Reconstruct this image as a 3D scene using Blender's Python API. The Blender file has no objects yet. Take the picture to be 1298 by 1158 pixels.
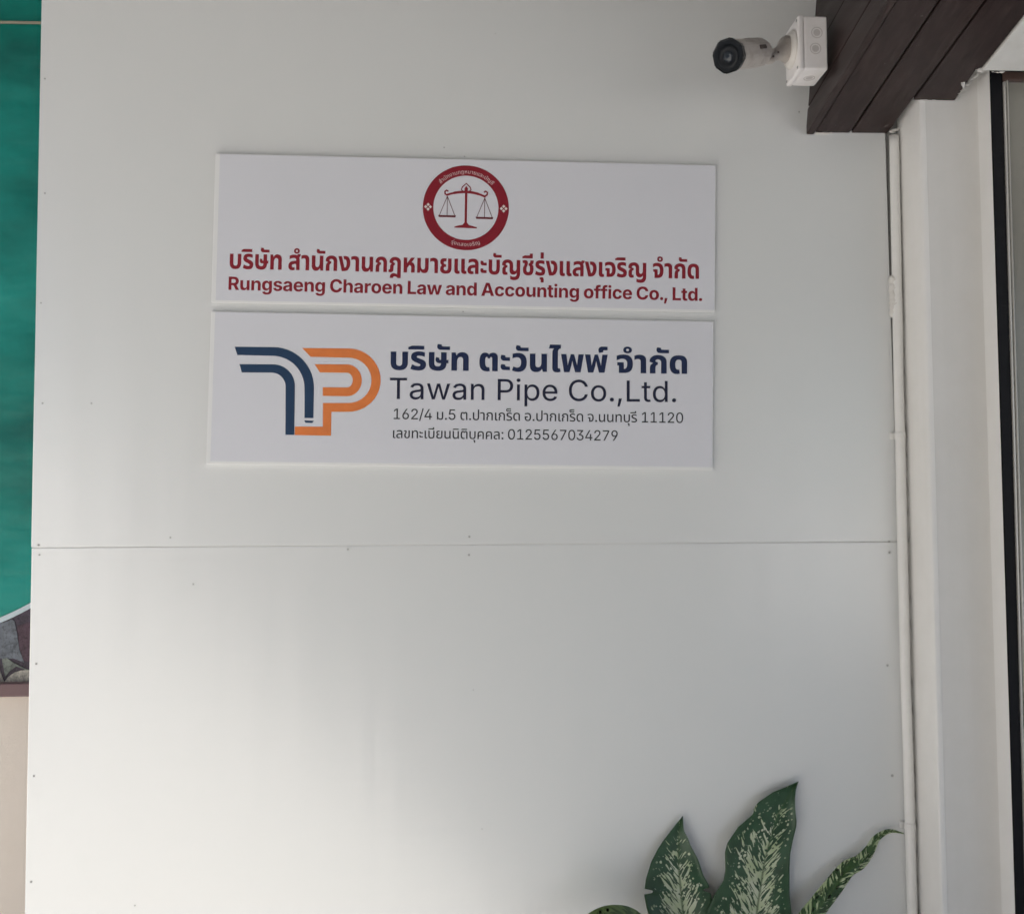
import bpy, bmesh, math, random
from mathutils import Vector, Matrix, geometry, noise
from math import radians, sin, cos, pi
random.seed(7)
SC = bpy.context.scene
COL = SC.collection

# ---------------------------------------------------------------- camera, sky, sun, exposure
F_PX, PW, PH, DIST, EYE = 1300.0, 1298.0, 1158.0, 2.47, 1.60
camd = bpy.data.cameras.new('camera'); cam = bpy.data.objects.new('camera', camd); COL.objects.link(cam)
camd.sensor_width = 36.0; camd.sensor_fit = 'HORIZONTAL'; camd.lens = 36.0 * F_PX / PW
camd.clip_start = 0.05; camd.clip_end = 2000
CROT = (Matrix.Rotation(-radians(2.38), 3, 'Z') @ Matrix.Rotation(pi/2 + radians(3.03), 3, 'X') @ Matrix.Rotation(-0.0057, 3, 'Z'))
CPOS = Vector((0, -DIST, EYE))
cam.matrix_world = Matrix.Translation(CPOS) @ CROT.to_4x4()
SC.camera = cam

SUN_EL, SUN_AZ = radians(55), radians(-80)        # azimuth from +y towards +x: high, from the left and slightly behind the wall
world = bpy.data.worlds.new('World'); SC.world = world; world.use_nodes = True
wn = world.node_tree.nodes; wl = world.node_tree.links
sky = wn.new('ShaderNodeTexSky'); sky.sky_type = 'NISHITA'; sky.sun_disc = False
sky.sun_elevation = SUN_EL; sky.sun_rotation = SUN_AZ; sky.air_density = 1.0; sky.dust_density = 2.5; sky.ozone_density = 1.0
wl.new(sky.outputs[0], wn['Background'].inputs[0]); wn['Background'].inputs[1].default_value = 0.10
sund = bpy.data.lights.new('sun', 'SUN'); sund.energy = 5.0; sund.angle = radians(0.5); sund.color = (1.0, 0.955, 0.88)
sun = bpy.data.objects.new('sun', sund); COL.objects.link(sun)
SDIR = Vector((sin(SUN_AZ) * cos(SUN_EL), cos(SUN_AZ) * cos(SUN_EL), sin(SUN_EL)))
sun.rotation_euler = SDIR.to_track_quat('Z', 'Y').to_euler()
SC.view_settings.view_transform = 'Standard'; SC.view_settings.look = 'None'; SC.view_settings.gamma = 1.0
SC.view_settings.use_curve_mapping = False
SC.cycles.denoising_input_passes = 'RGB_ALBEDO'
SC.view_settings.exposure = 1.08

# ---------------------------------------------------------------- measuring: photo pixel -> point on a real plane
def ray(px, py): return CROT @ Vector(((px - PW/2) / F_PX, -(py - PH/2) / F_PX, -1.0))
def at(px, py, y=0.0):
    d = ray(px, py); return CPOS + d * ((y - CPOS.y) / d.y)
def at_x(px, py, x):
    d = ray(px, py); return CPOS + d * ((x - CPOS.x) / d.x)
def on_plane(px, py, p0, n):
    d = ray(px, py); return CPOS + d * ((p0 - CPOS).dot(n) / d.dot(n))

# ---------------------------------------------------------------- helpers
def thing(name, label, cat, loc=(0, 0, 0), group=None):
    o = bpy.data.objects.new(name, None); COL.objects.link(o); o.location = loc
    o['label'] = label; o['category'] = cat
    if group: o['group'] = group
    return o
def wloc(o):
    v = Vector((0, 0, 0))
    while o is not None: v += o.location; o = o.parent
    return v
def obj(name, bm, mat, parent=None, smooth=False, label=None):
    """bm holds world coordinates; the object sits at its own bottom centre, under its parent"""
    me = bpy.data.meshes.new(name)
    bmesh.ops.remove_doubles(bm, verts=bm.verts, dist=1e-6)
    vs = [v.co.copy() for v in bm.verts]
    c = Vector(((min(v.x for v in vs)+max(v.x for v in vs))/2, (min(v.y for v in vs)+max(v.y for v in vs))/2, min(v.z for v in vs)))
    if parent is None: base = c
    else: base = c
    bmesh.ops.translate(bm, verts=bm.verts, vec=-base)
    if smooth:
        for f in bm.faces: f.smooth = True
    bm.to_mesh(me); bm.free()
    for m in (mat if isinstance(mat, (list, tuple)) else [mat]): me.materials.append(m)
    o = bpy.data.objects.new(name, me); COL.objects.link(o)
    o.location = base - (wloc(parent) if parent else Vector((0, 0, 0)))
    if parent: o.parent = parent
    if label: o['label'] = label
    return o
def B(): return bmesh.new()
def hexa(bm, p, bev=0.0, seg=2):
    """p: 8 points, 4 of one face then the matching 4 of the opposite face"""
    vs = [bm.verts.new(q) for q in p]
    fs = [(3, 2, 1, 0), (4, 5, 6, 7), (0, 1, 5, 4), (1, 2, 6, 5), (2, 3, 7, 6), (3, 0, 4, 7)]
    faces = [bm.faces.new([vs[i] for i in f]) for f in fs]
    bmesh.ops.recalc_face_normals(bm, faces=faces)
    if bev > 0:
        es = list({e for f in faces for e in f.edges})
        bmesh.ops.bevel(bm, geom=es, offset=bev, segments=seg, affect='EDGES', profile=0.6)
def box(bm, x0, x1, y0, y1, z0, z1, bev=0.0, seg=2):
    hexa(bm, [Vector(q) for q in ((x0,y0,z0),(x1,y0,z0),(x1,y1,z0),(x0,y1,z0),(x0,y0,z1),(x1,y0,z1),(x1,y1,z1),(x0,y1,z1))], bev, seg)
def frame_of(axis):
    a = Vector(axis).normalized(); u = a.orthogonal().normalized()
    if abs(a.z) < 0.99: u = Vector((0, 0, 1)).cross(a).normalized()
    return a, u, a.cross(u).normalized()
def lathe(bm, o, axis, prof, n=32, phase=0.0, capped=True):
    """prof: list of (distance along axis, radius)"""
    a, u, v = frame_of(axis); rings = []
    for d, r in prof:
        rings.append([bm.verts.new(Vector(o) + a*d + (u*cos(phase+2*pi*k/n) + v*sin(phase+2*pi*k/n))*r) for k in range(n)])
    fs = []
    for r0, r1 in zip(rings, rings[1:]):
        for k in range(n): fs.append(bm.faces.new((r0[k], r0[(k+1) % n], r1[(k+1) % n], r1[k])))
    if capped: fs.append(bm.faces.new(rings[0][::-1])); fs.append(bm.faces.new(rings[-1]))
    bmesh.ops.recalc_face_normals(bm, faces=fs)
def tube(bm, pts, rad, n=12, capped=True):
    pts = [Vector(p) for p in pts]; rings = []
    up = None
    for i, p in enumerate(pts):
        t = (pts[min(i+1, len(pts)-1)] - pts[max(i-1, 0)]).normalized()
        u = t.orthogonal().normalized() if up is None else (up - t*up.dot(t)).normalized()
        up = u; v = t.cross(u); r = rad[i] if isinstance(rad, (list, tuple)) else rad
        rings.append([bm.verts.new(p + (u*cos(2*pi*k/n) + v*sin(2*pi*k/n))*r) for k in range(n)])
    fs = []
    for r0, r1 in zip(rings, rings[1:]):
        for k in range(n): fs.append(bm.faces.new((r0[k], r0[(k+1) % n], r1[(k+1) % n], r1[k])))
    if capped: fs.append(bm.faces.new(rings[0][::-1])); fs.append(bm.faces.new(rings[-1]))
    bmesh.ops.recalc_face_normals(bm, faces=fs)
def fill(bm, loops, to3, winding=False):
    """even-odd fill of 2D loops; to3 maps (x, y) to a world point"""
    vs, es = [], []
    for lp in loops:
        n0 = len(vs); vs += [Vector((p[0], p[1])) for p in lp]; k = len(lp)
        es += [(n0+i, n0+(i+1) % k) for i in range(k)]
    ov, oe, of, *_ = geometry.delaunay_2d_cdt(vs, es, [], 0, 1e-7)
    bv = {}
    for f in of:
        cx = sum(ov[i].x for i in f)/len(f); cy = sum(ov[i].y for i in f)/len(f); odd = False; wn_ = 0
        for lp in loops:
            for i in range(len(lp)):
                (x0, y0), (x1, y1) = lp[i][:2], lp[(i+1) % len(lp)][:2]
                if (y0 > cy) != (y1 > cy) and cx < (x1-x0)*(cy-y0)/(y1-y0) + x0: odd = not odd; wn_ += 1 if y1 > y0 else -1
        if not (wn_ != 0 if winding else odd): continue
        for i in f:
            if i not in bv: bv[i] = bm.verts.new(to3(ov[i].x, ov[i].y))
        try: bm.faces.new([bv[i] for i in f])
        except ValueError: pass
def lump(bm, c, r, seed, sub=2, amp=0.45):
    g = bmesh.ops.create_icosphere(bm, subdivisions=sub, radius=1.0)
    for v in g['verts']:
        k = 1 + amp * noise.noise(v.co * 1.6 + Vector((seed*3.1, seed*1.7, seed)))
        v.co = Vector((v.co.x*r[0]*k, v.co.y*r[1]*k, v.co.z*r[2]*k)) + Vector(c)

# ---------------------------------------------------------------- materials
def mat(name, col, rough=0.5, spec=0.5, metal=0.0):
    m = bpy.data.materials.new(name); m.use_nodes = True; b = m.node_tree.nodes['Principled BSDF']
    b.inputs['Base Color'].default_value = (*col, 1); b.inputs['Roughness'].default_value = rough
    b.inputs['Specular IOR Level'].default_value = spec; b.inputs['Metallic'].default_value = metal
    return m
class NT:
    def __init__(s, m): s.m = m; s.n = m.node_tree.nodes; s.l = m.node_tree.links; s.b = s.n['Principled BSDF']
    def coord(s, scale=(1, 1, 1), rot=(0, 0, 0), kind='Object'):
        t = s.n.new('ShaderNodeTexCoord'); mp = s.n.new('ShaderNodeMapping'); mp.inputs['Scale'].default_value = scale; mp.inputs['Rotation'].default_value = rot
        s.l.new(t.outputs[kind], mp.inputs[0]); return mp.outputs[0]
    def noise(s, vec, scale, detail=4, rough=0.55, dist=0.0):
        t = s.n.new('ShaderNodeTexNoise'); t.inputs['Scale'].default_value = scale; t.inputs['Detail'].default_value = detail
        t.inputs['Roughness'].default_value = rough; t.inputs['Distortion'].default_value = dist; s.l.new(vec, t.inputs['Vector']); return t.outputs[0]
    def ramp(s, fac, stops):
        t = s.n.new('ShaderNodeValToRGB'); e = t.color_ramp.elements
        while len(e) < len(stops): e.new(0.5)
        for k, (p, c) in zip(e, stops): k.position = p; k.color = (*c, 1) if isinstance(c, (tuple, list)) else (c, c, c, 1)
        s.l.new(fac, t.inputs[0]); return t.outputs[0]
    def math(s, op, a, b=None):
        t = s.n.new('ShaderNodeMath'); t.operation = op
        for i, q in enumerate((a, b)):
            if q is None: continue
            if isinstance(q, (int, float)): t.inputs[i].default_value = q
            else: s.l.new(q, t.inputs[i])
        return t.outputs[0]
    def mix(s, fac, a, b, mode='MIX'):
        t = s.n.new('ShaderNodeMix'); t.data_type = 'RGBA'; t.blend_type = mode
        for i, q in ((0, fac), (6, a), (7, b)):
            if isinstance(q, (int, float)): t.inputs[i].default_value = q
            elif isinstance(q, tuple): t.inputs[i].default_value = (*q, 1)
            else: s.l.new(q, t.inputs[i])
        return t.outputs[2]
    def bump(s, h, strength=0.2, dist=0.002, prev=None):
        t = s.n.new('ShaderNodeBump'); t.inputs['Strength'].default_value = strength; t.inputs['Distance'].default_value = dist
        s.l.new(h, t.inputs['Height'])
        if prev is not None: s.l.new(prev, t.inputs['Normal'])
        return t.outputs[0]
    def col(s, o): s.l.new(o, s.b.inputs['Base Color'])
    def rough(s, o): s.l.new(o, s.b.inputs['Roughness'])
    def nrm(s, o): s.l.new(o, s.b.inputs['Normal'])

def panel_paint():
    m = mat('gloss_white_panel_paint', (0.76, 0.755, 0.735), 0.30, 1.0); t = NT(m); t.b.inputs['IOR'].default_value = 1.7
    v = t.coord()
    t.b.inputs['Base Color'].default_value = (0.715, 0.722, 0.712, 1)
    t.rough(t.ramp(t.noise(t.coord((1, 1, .5)), 3.5, 4), [(0.3, 0.235), (0.7, 0.245)]))
    wav = t.noise(t.coord((14, 14, .55)), 1.0, 3, 0.5)      # roller laps, running up and down
    fib = t.noise(t.coord((2.2, 2.2, 60)), 1.0, 3, 0.6)     # board grain, running across
    fin = t.noise(v, 420, 2)
    n = t.bump(wav, 0.11, 0.010); n = t.bump(fib, 0.12, 0.003, n); n = t.bump(fin, 0.10, 0.0006, n); t.nrm(n)
    return m
def old_paint(name, col, rough=0.45, dirt=0.12, spec=0.5):
    m = mat(name, col, rough, spec); t = NT(m); v = t.coord()
    d = t.ramp(t.noise(v, 9, 6, 0.65), [(0.40, 0.0), (0.75, 1.0)])
    g = t.ramp(t.noise(t.coord((30, 30, 1.2)), 1.0, 4), [(0.45, 0.0), (0.8, 1.0)])
    c = t.mix(t.math('MULTIPLY', d, dirt), (*col,), (col[0]*.6, col[1]*.57, col[2]*.5))
    c = t.mix(t.math('MULTIPLY', g, dirt*.6), c, (col[0]*.62, col[1]*.6, col[2]*.55)); t.col(c)
    n = t.bump(t.noise(t.coord((1, 1, .4)), 40, 4), 0.12, 0.003); n = t.bump(t.noise(v, 300, 2), 0.12, 0.0007, n); t.nrm(n)
    return m
def dark_wood(slope):
    m = mat('dark_stained_boards', (0.03, 0.022, 0.02), 0.5, 0.35); t = NT(m)
    g = t.noise(t.coord((60, 2.2, 60), (slope, 0, 0)), 1.0, 5, 0.6, 0.6)
    f = t.noise(t.coord((9, 1.2, 9), (slope, 0, 0)), 1.0, 3)
    c = t.ramp(g, [(0.25, (0.014, 0.008, 0.008)), (0.5, (0.028, 0.0150, 0.0145)), (0.8, (0.058, 0.037, 0.034))])
    c = t.mix(t.ramp(f, [(0.35, 0.0), (0.7, 0.6)]), c, (0.034, 0.025, 0.024)); t.col(c)
    w = t.noise(t.coord(), 55, 3)
    t.col(t.mix(t.ramp(w, [(0.71, 0.0), (0.76, 0.45)]), c, (0.20, 0.17, 0.155)))
    t.rough(t.ramp(f, [(0.3, 0.30), (0.7, 0.52)])); t.nrm(t.bump(g, 0.35, 0.0015))
    return m
def concrete(name, a, b):
    m = mat(name, a, 0.85, 0.3); t = NT(m); v = t.coord()
    t.col(t.ramp(t.noise(v, 1.1, 8, 0.65), [(0.3, a), (0.7, b)])); t.nrm(t.bump(t.noise(v, 60, 5), 0.4, 0.004))
    return m

M = {}
M['panel'] = panel_paint()
M['white'] = old_paint('white_wall_paint', (0.74, 0.725, 0.70), 0.5, 0.10)
M['side'] = old_paint('white_side_lit', (0.84, 0.825, 0.80), 0.42, 0.10)  # pillar white made lighter in colour, imitating light from the left
M['jamb'] = old_paint('white_frame_paint', (0.80, 0.79, 0.77), 0.38, 0.08)
M['pipe'] = old_paint('painted_conduit', (0.80, 0.79, 0.765), 0.42, 0.10)
M['ceiling'] = old_paint('white_ceiling_paint', (0.66, 0.655, 0.63), 0.6, 0.25)
M['chip'] = old_paint('flaking_white_filler', (0.70, 0.68, 0.65), 0.7, 0.4)
M['board'] = mat('white_sign_board', (0.75, 0.75, 0.74), 0.4, 0.5)
def print_mat():
    m = mat('printed_sign_vinyl', (0.70, 0.70, 0.735), 0.45, 0.4); t = NT(m); v = t.coord()
    t.col(t.ramp(t.noise(v, 2.5, 3), [(0.3, (0.650, 0.652, 0.69)), (0.7, (0.675, 0.677, 0.715))]))
    t.nrm(t.bump(t.noise(v, 500, 2), 0.06, 0.0004)); return m
M['vinyl'] = print_mat()
def photo_ink(name, col):
    m = mat(name, col, 0.4, 0.3); t = NT(m); v = t.coord()
    a = t.ramp(t.noise(v, 38, 6, 0.7, 0.8), [(0.3, tuple(c*.35 for c in col)), (0.5, col), (0.72, tuple(min(1, c*1.5) for c in col))])
    t.col(t.mix(t.ramp(t.noise(v, 130, 3), [(0.55, 0.0), (0.62, 0.5)]), a, tuple(c*.3 for c in col))); return m
def ink(name, col, r=0.45):
    m = mat(name, col, r, 0.35); t = NT(m)
    t.col(t.ramp(t.noise(t.coord(), 30, 3), [(0.3, tuple(c*.93 for c in col)), (0.7, tuple(min(1, c*1.07) for c in col))])); return m
M['red'] = ink('dark_red_ink', (0.235, 0.012, 0.024)); M['maroon'] = ink('maroon_ink', (0.13, 0.020, 0.028)); M['navy'] = ink('navy_ink', (0.012, 0.022, 0.068))
M['deepnavy'] = ink('deep_navy_ink', (0.013, 0.015, 0.040)); M['blue'] = ink('blue_ink', (0.014, 0.042, 0.098)); M['orange'] = ink('orange_ink', (0.70, 0.20, 0.052))
M['grey'] = ink('dark_grey_ink', (0.035, 0.035, 0.042)); M['pink'] = ink('pale_ring_ink', (0.72, 0.55, 0.55)); M['cross'] = ink('pale_emblem_ink', (0.70, 0.62, 0.60))
M['screw'] = mat('screw_metal', (0.32, 0.31, 0.295), 0.55, 0.4)
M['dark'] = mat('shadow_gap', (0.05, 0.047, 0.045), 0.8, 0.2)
M['panelseam'] = mat('painted_seam_filler', (0.60, 0.59, 0.57), 0.6, 0.3)
M['seam'] = mat('seam_backing', (0.35, 0.345, 0.33), 0.8, 0.2)
M['rubber'] = mat('black_rubber_gasket', (0.006, 0.006, 0.008), 0.55, 0.2)
def alu():
    m = mat('anodised_aluminium', (0.60, 0.58, 0.54), 0.45, 0.5, 0.4); t = NT(m)
    t.rough(t.ramp(t.noise(t.coord((60, 60, 1)), 1.0, 4), [(0.3, 0.28), (0.7, 0.5)])); return m
M['alu'] = alu()
def glass():
    m = mat('door_glass', (0.26, 0.25, 0.215), 0.15, 0.5); t = NT(m)
    t.nrm(t.bump(t.noise(t.coord(), 3, 2), 0.05, 0.01)); return m
M['glass'] = glass()
def plastic(name, col, rough=0.4, dirt=0.3):
    m = mat(name, col, rough, 0.45); t = NT(m); v = t.coord()
    d = t.ramp(t.noise(v, 42, 6, 0.7), [(0.45, 0.0), (0.72, 1.0)])
    t.col(t.mix(t.math('MULTIPLY', d, dirt), col, (col[0]*.55, col[1]*.5, col[2]*.43))); t.nrm(t.bump(t.noise(v, 400, 2), 0.08, 0.0005)); return m
M['boxpl'] = plastic('white_box_plastic', (0.86, 0.83, 0.82), 0.42, 0.10)
M['campl'] = plastic('aged_camera_plastic', (0.46, 0.42, 0.385), 0.40, 0.6)
M['camdark'] = plastic('dark_slot_plastic', (0.08, 0.06, 0.055), 0.5, 0.2)
M['camface'] = mat('black_camera_face', (0.006, 0.0075, 0.010), 0.32, 0.3)
M['lens'] = mat('camera_lens_glass', (0.020, 0.026, 0.034), 0.12, 0.5)
M['lensring'] = mat('camera_lens_ring', (0.006, 0.0075, 0.010), 0.45, 0.25)
M['knock'] = plastic('knockout_groove_shade', (0.60, 0.57, 0.56), 0.5, 0.1)  # box plastic darkened to imitate shade in the knockout grooves
GL = {}
GL['lawthai'] = {
32:[269,[]],
3585:[626,[[65,0,65,166,68,204,76,237,90,263,109,284,133,300,161,311,162,315,55,354,55,380,58,412,68,442,84,471,107,496,135,518,170,537,211,550,257,558,309,561,358,559,402,551,441,537,475,519,504,496,527,467,544,433,554,394,558,349,558,0,404,0,404,340,401,370,392,394,378,413,358,427,334,435,305,438,277,436,255,430,237,419,225,406,217,390,213,373,301,333,290,266,268,263,250,254,236,240,227,223,221,201,219,176,219,0]]],
3591:[573,[[163,0,5,548,159,548,279,124,295,125,314,133,330,147,349,176,366,222,374,272,376,297,373,337,365,371,351,398,332,418,309,429,271,433,253,428,225,546,268,555,336,555,367,550,394,542,419,531,442,517,461,500,483,476,500,447,514,415,524,380,530,341,532,300,529,248,520,201,506,158,488,121,467,89,444,63,423,45,397,30,368,17,334,8,292,2,243,0]]],
3592:[560,[[113,0,113,229,57,229,57,322,251,322,251,117,278,119,297,125,313,134,327,148,339,166,348,187,355,213,359,242,360,275,358,313,352,345,342,372,329,394,312,411,291,424,267,432,239,438,174,438,142,433,113,425,62,403,39,390,39,518,63,529,122,548,157,555,196,560,238,561,299,558,351,547,396,530,433,506,463,475,486,437,503,391,513,338,516,278,513,222,504,171,489,126,468,88,439,57,402,32,358,14,305,4,243,0]]],
3594:[602,[[305,-13,234,-8,176,9,130,38,98,76,78,125,71,184,72,247,75,269,88,306,106,338,132,377,142,401,142,424,139,432,128,442,121,445,92,443,68,434,44,530,84,546,146,556,192,555,215,550,235,542,251,531,264,518,274,502,281,483,285,462,285,420,277,385,264,353,233,294,227,279,223,236,224,179,227,161,232,146,249,124,260,116,273,111,305,107,330,109,351,117,365,130,375,147,381,168,383,193,382,306,378,321,370,334,359,344,344,350,320,352,320,432,345,434,360,439,372,449,387,476,394,510,396,548,548,548,547,509,541,475,532,446,519,422,500,404,476,392,476,388,491,383,503,376,521,357,531,333,536,304,536,189,530,128,510,77,478,38,432,9,375,-8]]],
3597:[939,[[597,-197,537,-194,477,-182,450,-174,423,-163,423,-34,464,-53,489,-62,517,-69,575,-75,627,-69,649,-62,668,-52,683,-38,696,-22,705,-3,710,20,712,75,705,75,690,57,651,27,625,16,594,10,559,7,527,9,498,15,472,25,448,40,429,59,413,82,401,110,394,143,392,181,391,369,387,388,380,403,371,415,347,432,317,439,277,439,256,433,239,424,225,412,216,396,212,376,297,335,287,269,265,266,246,261,232,251,221,238,215,219,213,195,214,123,217,112,223,104,230,99,240,96,271,96,288,101,302,10,259,-5,207,-10,153,-4,131,4,111,15,94,30,81,47,71,68,65,92,64,182,66,218,75,247,89,269,109,286,133,300,162,311,163,315,54,354,54,380,57,413,67,444,83,472,105,497,133,519,167,537,207,550,252,558,302,561,350,559,393,551,431,538,464,521,492,498,514,471,530,439,540,401,543,359,543,228,545,200,552,177,563,160,578,149,595,142,614,140,632,142,649,147,663,156,676,168,695,201,702,222,706,245,707,548,861,548,861,68,858,12,848,-38,831,-81,808,-117,779,-146,743,-169,700,-185,652,-194]]],
3598:[639,[[90,-213,90,-196,95,-145,109,-104,134,-74,167,-53,207,-40,255,-36,296,-38,336,-46,372,-59,404,-76,428,-94,446,-115,416,-125,416,340,413,370,405,394,390,413,371,427,346,435,316,438,289,436,266,430,249,419,236,406,228,390,225,373,310,335,299,269,282,267,268,260,257,250,250,236,245,216,244,115,239,77,227,46,207,24,181,9,150,-1,115,-4,79,-1,34,12,22,18,36,102,62,98,80,102,90,113,94,133,94,198,96,228,103,253,114,274,129,290,149,303,174,311,175,315,67,354,67,380,70,412,79,442,95,471,117,496,145,518,179,537,220,550,266,558,318,561,368,559,413,551,453,537,487,519,516,496,540,467,556,433,567,394,570,349,570,-213,436,-213,426,-201,413,-190,366,-166,332,-157,299,-154,278,-156,262,-160,249,-168,241,-178,236,-190,234,-213]]],
3604:[635,[[216,-6,173,6,137,25,108,52,85,84,68,123,56,167,49,215,47,267,49,322,56,370,67,412,82,447,100,477,122,502,148,521,177,537,208,548,279,560,318,561,374,558,422,550,463,536,495,517,522,493,541,465,555,432,563,396,566,356,566,0,412,0,412,344,410,372,402,396,390,414,372,428,348,436,317,438,295,437,275,432,257,424,241,412,228,395,217,373,209,345,205,311,203,269,207,212,212,187,219,166,229,147,241,132,256,122,274,115,322,115,334,118,348,3,324,-5,280,-10]]],
3607:[646,[[76,0,76,548,189,548,209,462,218,462,232,488,251,511,277,530,307,546,344,555,386,558,426,555,462,548,492,535,518,518,539,495,556,467,567,434,575,396,577,352,577,0,423,0,423,321,421,354,413,381,401,400,384,414,363,422,337,425,315,422,296,416,279,406,264,391,252,373,242,351,231,293,230,0]]],
3609:[648,[[256,-10,217,-7,183,1,153,14,128,32,107,56,90,85,78,118,71,157,69,200,69,548,223,548,223,227,225,194,232,168,244,148,261,134,282,126,307,123,339,128,366,141,387,164,403,195,413,237,416,289,416,548,570,548,570,0,453,0,436,84,427,84,413,59,394,37,369,17,338,2,300,-7]]],
3610:[635,[[318,-13,238,-6,175,14,128,48,95,95,75,153,69,225,69,548,223,548,223,216,225,184,233,158,246,137,264,122,288,113,318,110,348,113,372,122,390,137,403,158,410,184,413,216,413,548,567,548,567,225,560,153,540,95,508,48,460,14,397,-6]]],
3617:[648,[[396,-10,351,-7,313,2,281,17,255,37,234,60,220,86,211,86,195,0,78,0,78,548,232,548,233,253,238,222,245,196,254,173,267,155,282,141,299,131,319,125,341,123,366,126,387,134,403,148,415,168,422,194,425,227,425,548,579,548,579,193,576,152,570,115,558,83,542,55,522,32,497,14,468,1,434,-7]]],
3618:[623,[[302,-13,246,-11,198,-4,157,8,124,25,98,45,78,69,65,96,56,126,54,159,55,186,60,210,67,230,77,246,89,260,102,271,131,286,146,291,146,297,102,319,88,330,77,342,67,357,55,394,54,417,56,441,62,464,71,486,86,506,104,523,128,538,157,548,192,555,253,557,293,553,326,545,338,540,314,437,275,444,248,442,233,437,221,430,213,419,208,407,208,379,212,367,219,357,240,343,280,335,315,334,315,240,268,238,247,233,231,225,219,213,212,197,209,178,213,154,225,132,234,123,262,108,306,103,347,108,362,114,375,122,385,132,397,155,401,183,401,548,554,548,554,188,548,125,527,75,494,36,445,9,381,-8]]],
3619:[520,[[259,-13,220,-12,140,0,101,10,66,22,33,38,76,160,124,136,186,116,208,111,253,108,277,109,296,113,312,119,323,127,329,139,331,153,330,164,318,181,308,189,239,218,183,238,126,266,103,282,84,300,68,320,57,343,50,370,48,400,51,435,60,465,76,491,98,513,124,530,156,544,192,553,231,559,275,561,345,557,404,546,428,538,447,529,447,409,383,430,302,443,282,444,238,439,222,433,211,425,204,415,202,403,203,393,208,384,227,370,358,321,413,294,435,278,453,260,467,240,477,217,483,190,485,161,483,131,476,103,465,76,448,51,425,30,395,11,358,-2,313,-10]]],
3621:[600,[[381,0,381,355,378,384,369,406,355,423,335,434,308,441,276,444,241,442,207,437,142,417,114,405,88,391,88,518,138,537,171,547,208,555,249,560,328,560,359,557,388,551,416,542,441,531,463,516,483,498,500,476,514,450,524,421,530,387,531,0],[217,-10,164,-5,120,8,85,31,59,62,43,100,38,146,44,196,64,238,95,274,141,302,201,321,276,332,405,342,405,232,259,216,232,208,213,198,201,185,193,169,191,151,193,133,199,119,210,107,224,99,240,94,282,95,304,101,317,5,272,-6,236,-10]]],
3625:[677,[[327,-13,270,-10,220,-1,178,14,144,36,116,63,95,95,81,134,72,177,69,226,69,548,222,548,222,218,224,185,233,158,247,136,267,121,294,112,329,109,362,112,388,120,407,135,421,156,428,183,431,218,431,548,584,548,584,226,581,177,572,134,558,95,537,63,509,36,475,14,433,-1,384,-10],[391,217,362,219,337,224,316,233,299,245,286,258,277,274,267,307,268,349,275,375,286,394,377,376,371,348,371,340,379,325,392,317,641,316,641,217]]],
3626:[604,[[381,0,381,355,378,384,369,406,355,423,335,434,308,441,276,444,241,442,207,437,142,417,114,405,88,391,88,518,138,537,171,547,208,555,249,560,328,560,360,555,389,548,415,537,436,519,451,497,477,485,497,469,513,446,523,419,529,386,531,349,531,0],[217,-10,164,-5,120,8,85,31,59,62,43,100,38,146,44,196,64,238,95,274,141,302,201,321,276,332,405,342,405,232,259,216,232,208,213,198,201,185,193,169,191,151,193,133,199,119,210,107,224,99,240,94,282,95,304,101,317,5,272,-6,236,-10],[448,437,366,507,388,516,407,527,422,539,433,552,439,567,442,584,574,584,573,564,569,544,562,524,552,506,539,489,522,473,502,459,477,447]]],
3627:[624,[[78,0,78,548,230,548,230,345,234,345,400,548,569,548,569,543,230,165,230,0],[413,0,413,180,410,212,400,237,383,256,360,268,331,276,296,279,386,385,424,383,457,374,486,361,511,343,531,322,546,297,558,268,565,238,567,205,567,0]]],
3632:[359,[[136,323,111,328,91,336,75,346,61,359,45,390,41,406,40,435,49,472,60,497,171,482,166,450,167,442,174,430,190,423,314,423,314,322],[136,43,111,48,91,56,75,66,61,79,45,110,41,126,40,155,49,192,60,217,171,202,166,170,167,162,174,150,190,143,314,143,314,42]]],
3633:[0,[[-225,623,-255,625,-280,630,-300,637,-316,648,-329,660,-339,673,-349,703,-350,731,-341,769,-330,793,-219,779,-224,751,-223,742,-220,735,-208,725,-187,722,27,722,27,623]]],
3634:[437,[[215,0,215,360,212,385,206,406,195,421,180,431,159,437,132,439,91,435,54,424,21,409,21,531,59,545,112,557,178,561,214,559,246,554,276,545,303,532,325,514,344,491,358,463,366,429,369,388,369,0]]],
3635:[437,[[215,0,215,360,212,385,206,406,195,421,180,431,159,437,132,439,91,435,54,424,21,409,21,531,59,545,112,557,178,561,214,559,246,554,276,545,303,532,325,514,344,491,358,463,366,429,369,388,369,0],[-181,601,-217,604,-248,613,-273,627,-292,647,-304,672,-308,701,-304,730,-292,755,-273,774,-248,789,-217,798,-181,801,-145,798,-115,789,-89,774,-70,755,-58,730,-54,701,-58,672,-70,647,-89,627,-115,613,-145,604],[-168,661,-157,665,-148,671,-141,679,-137,689,-137,713,-141,723,-148,731,-157,737,-168,741,-194,741,-205,737,-214,731,-221,723,-225,713,-225,689,-221,679,-214,671,-205,665,-194,661]]],
3636:[0,[[-538,623,-538,688,-436,730,-78,730,-78,623]]],
3637:[0,[[-538,623,-538,688,-436,730,-78,730,-78,623],[-209,686,-209,799,-78,799,-78,686]]],
3640:[0,[[-209,-261,-209,-173,-212,-159,-219,-151,-238,-148,-251,-152,-258,-79,-202,-66,-168,-64,-138,-66,-115,-73,-98,-84,-87,-98,-80,-116,-78,-138,-78,-261]]],
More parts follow.
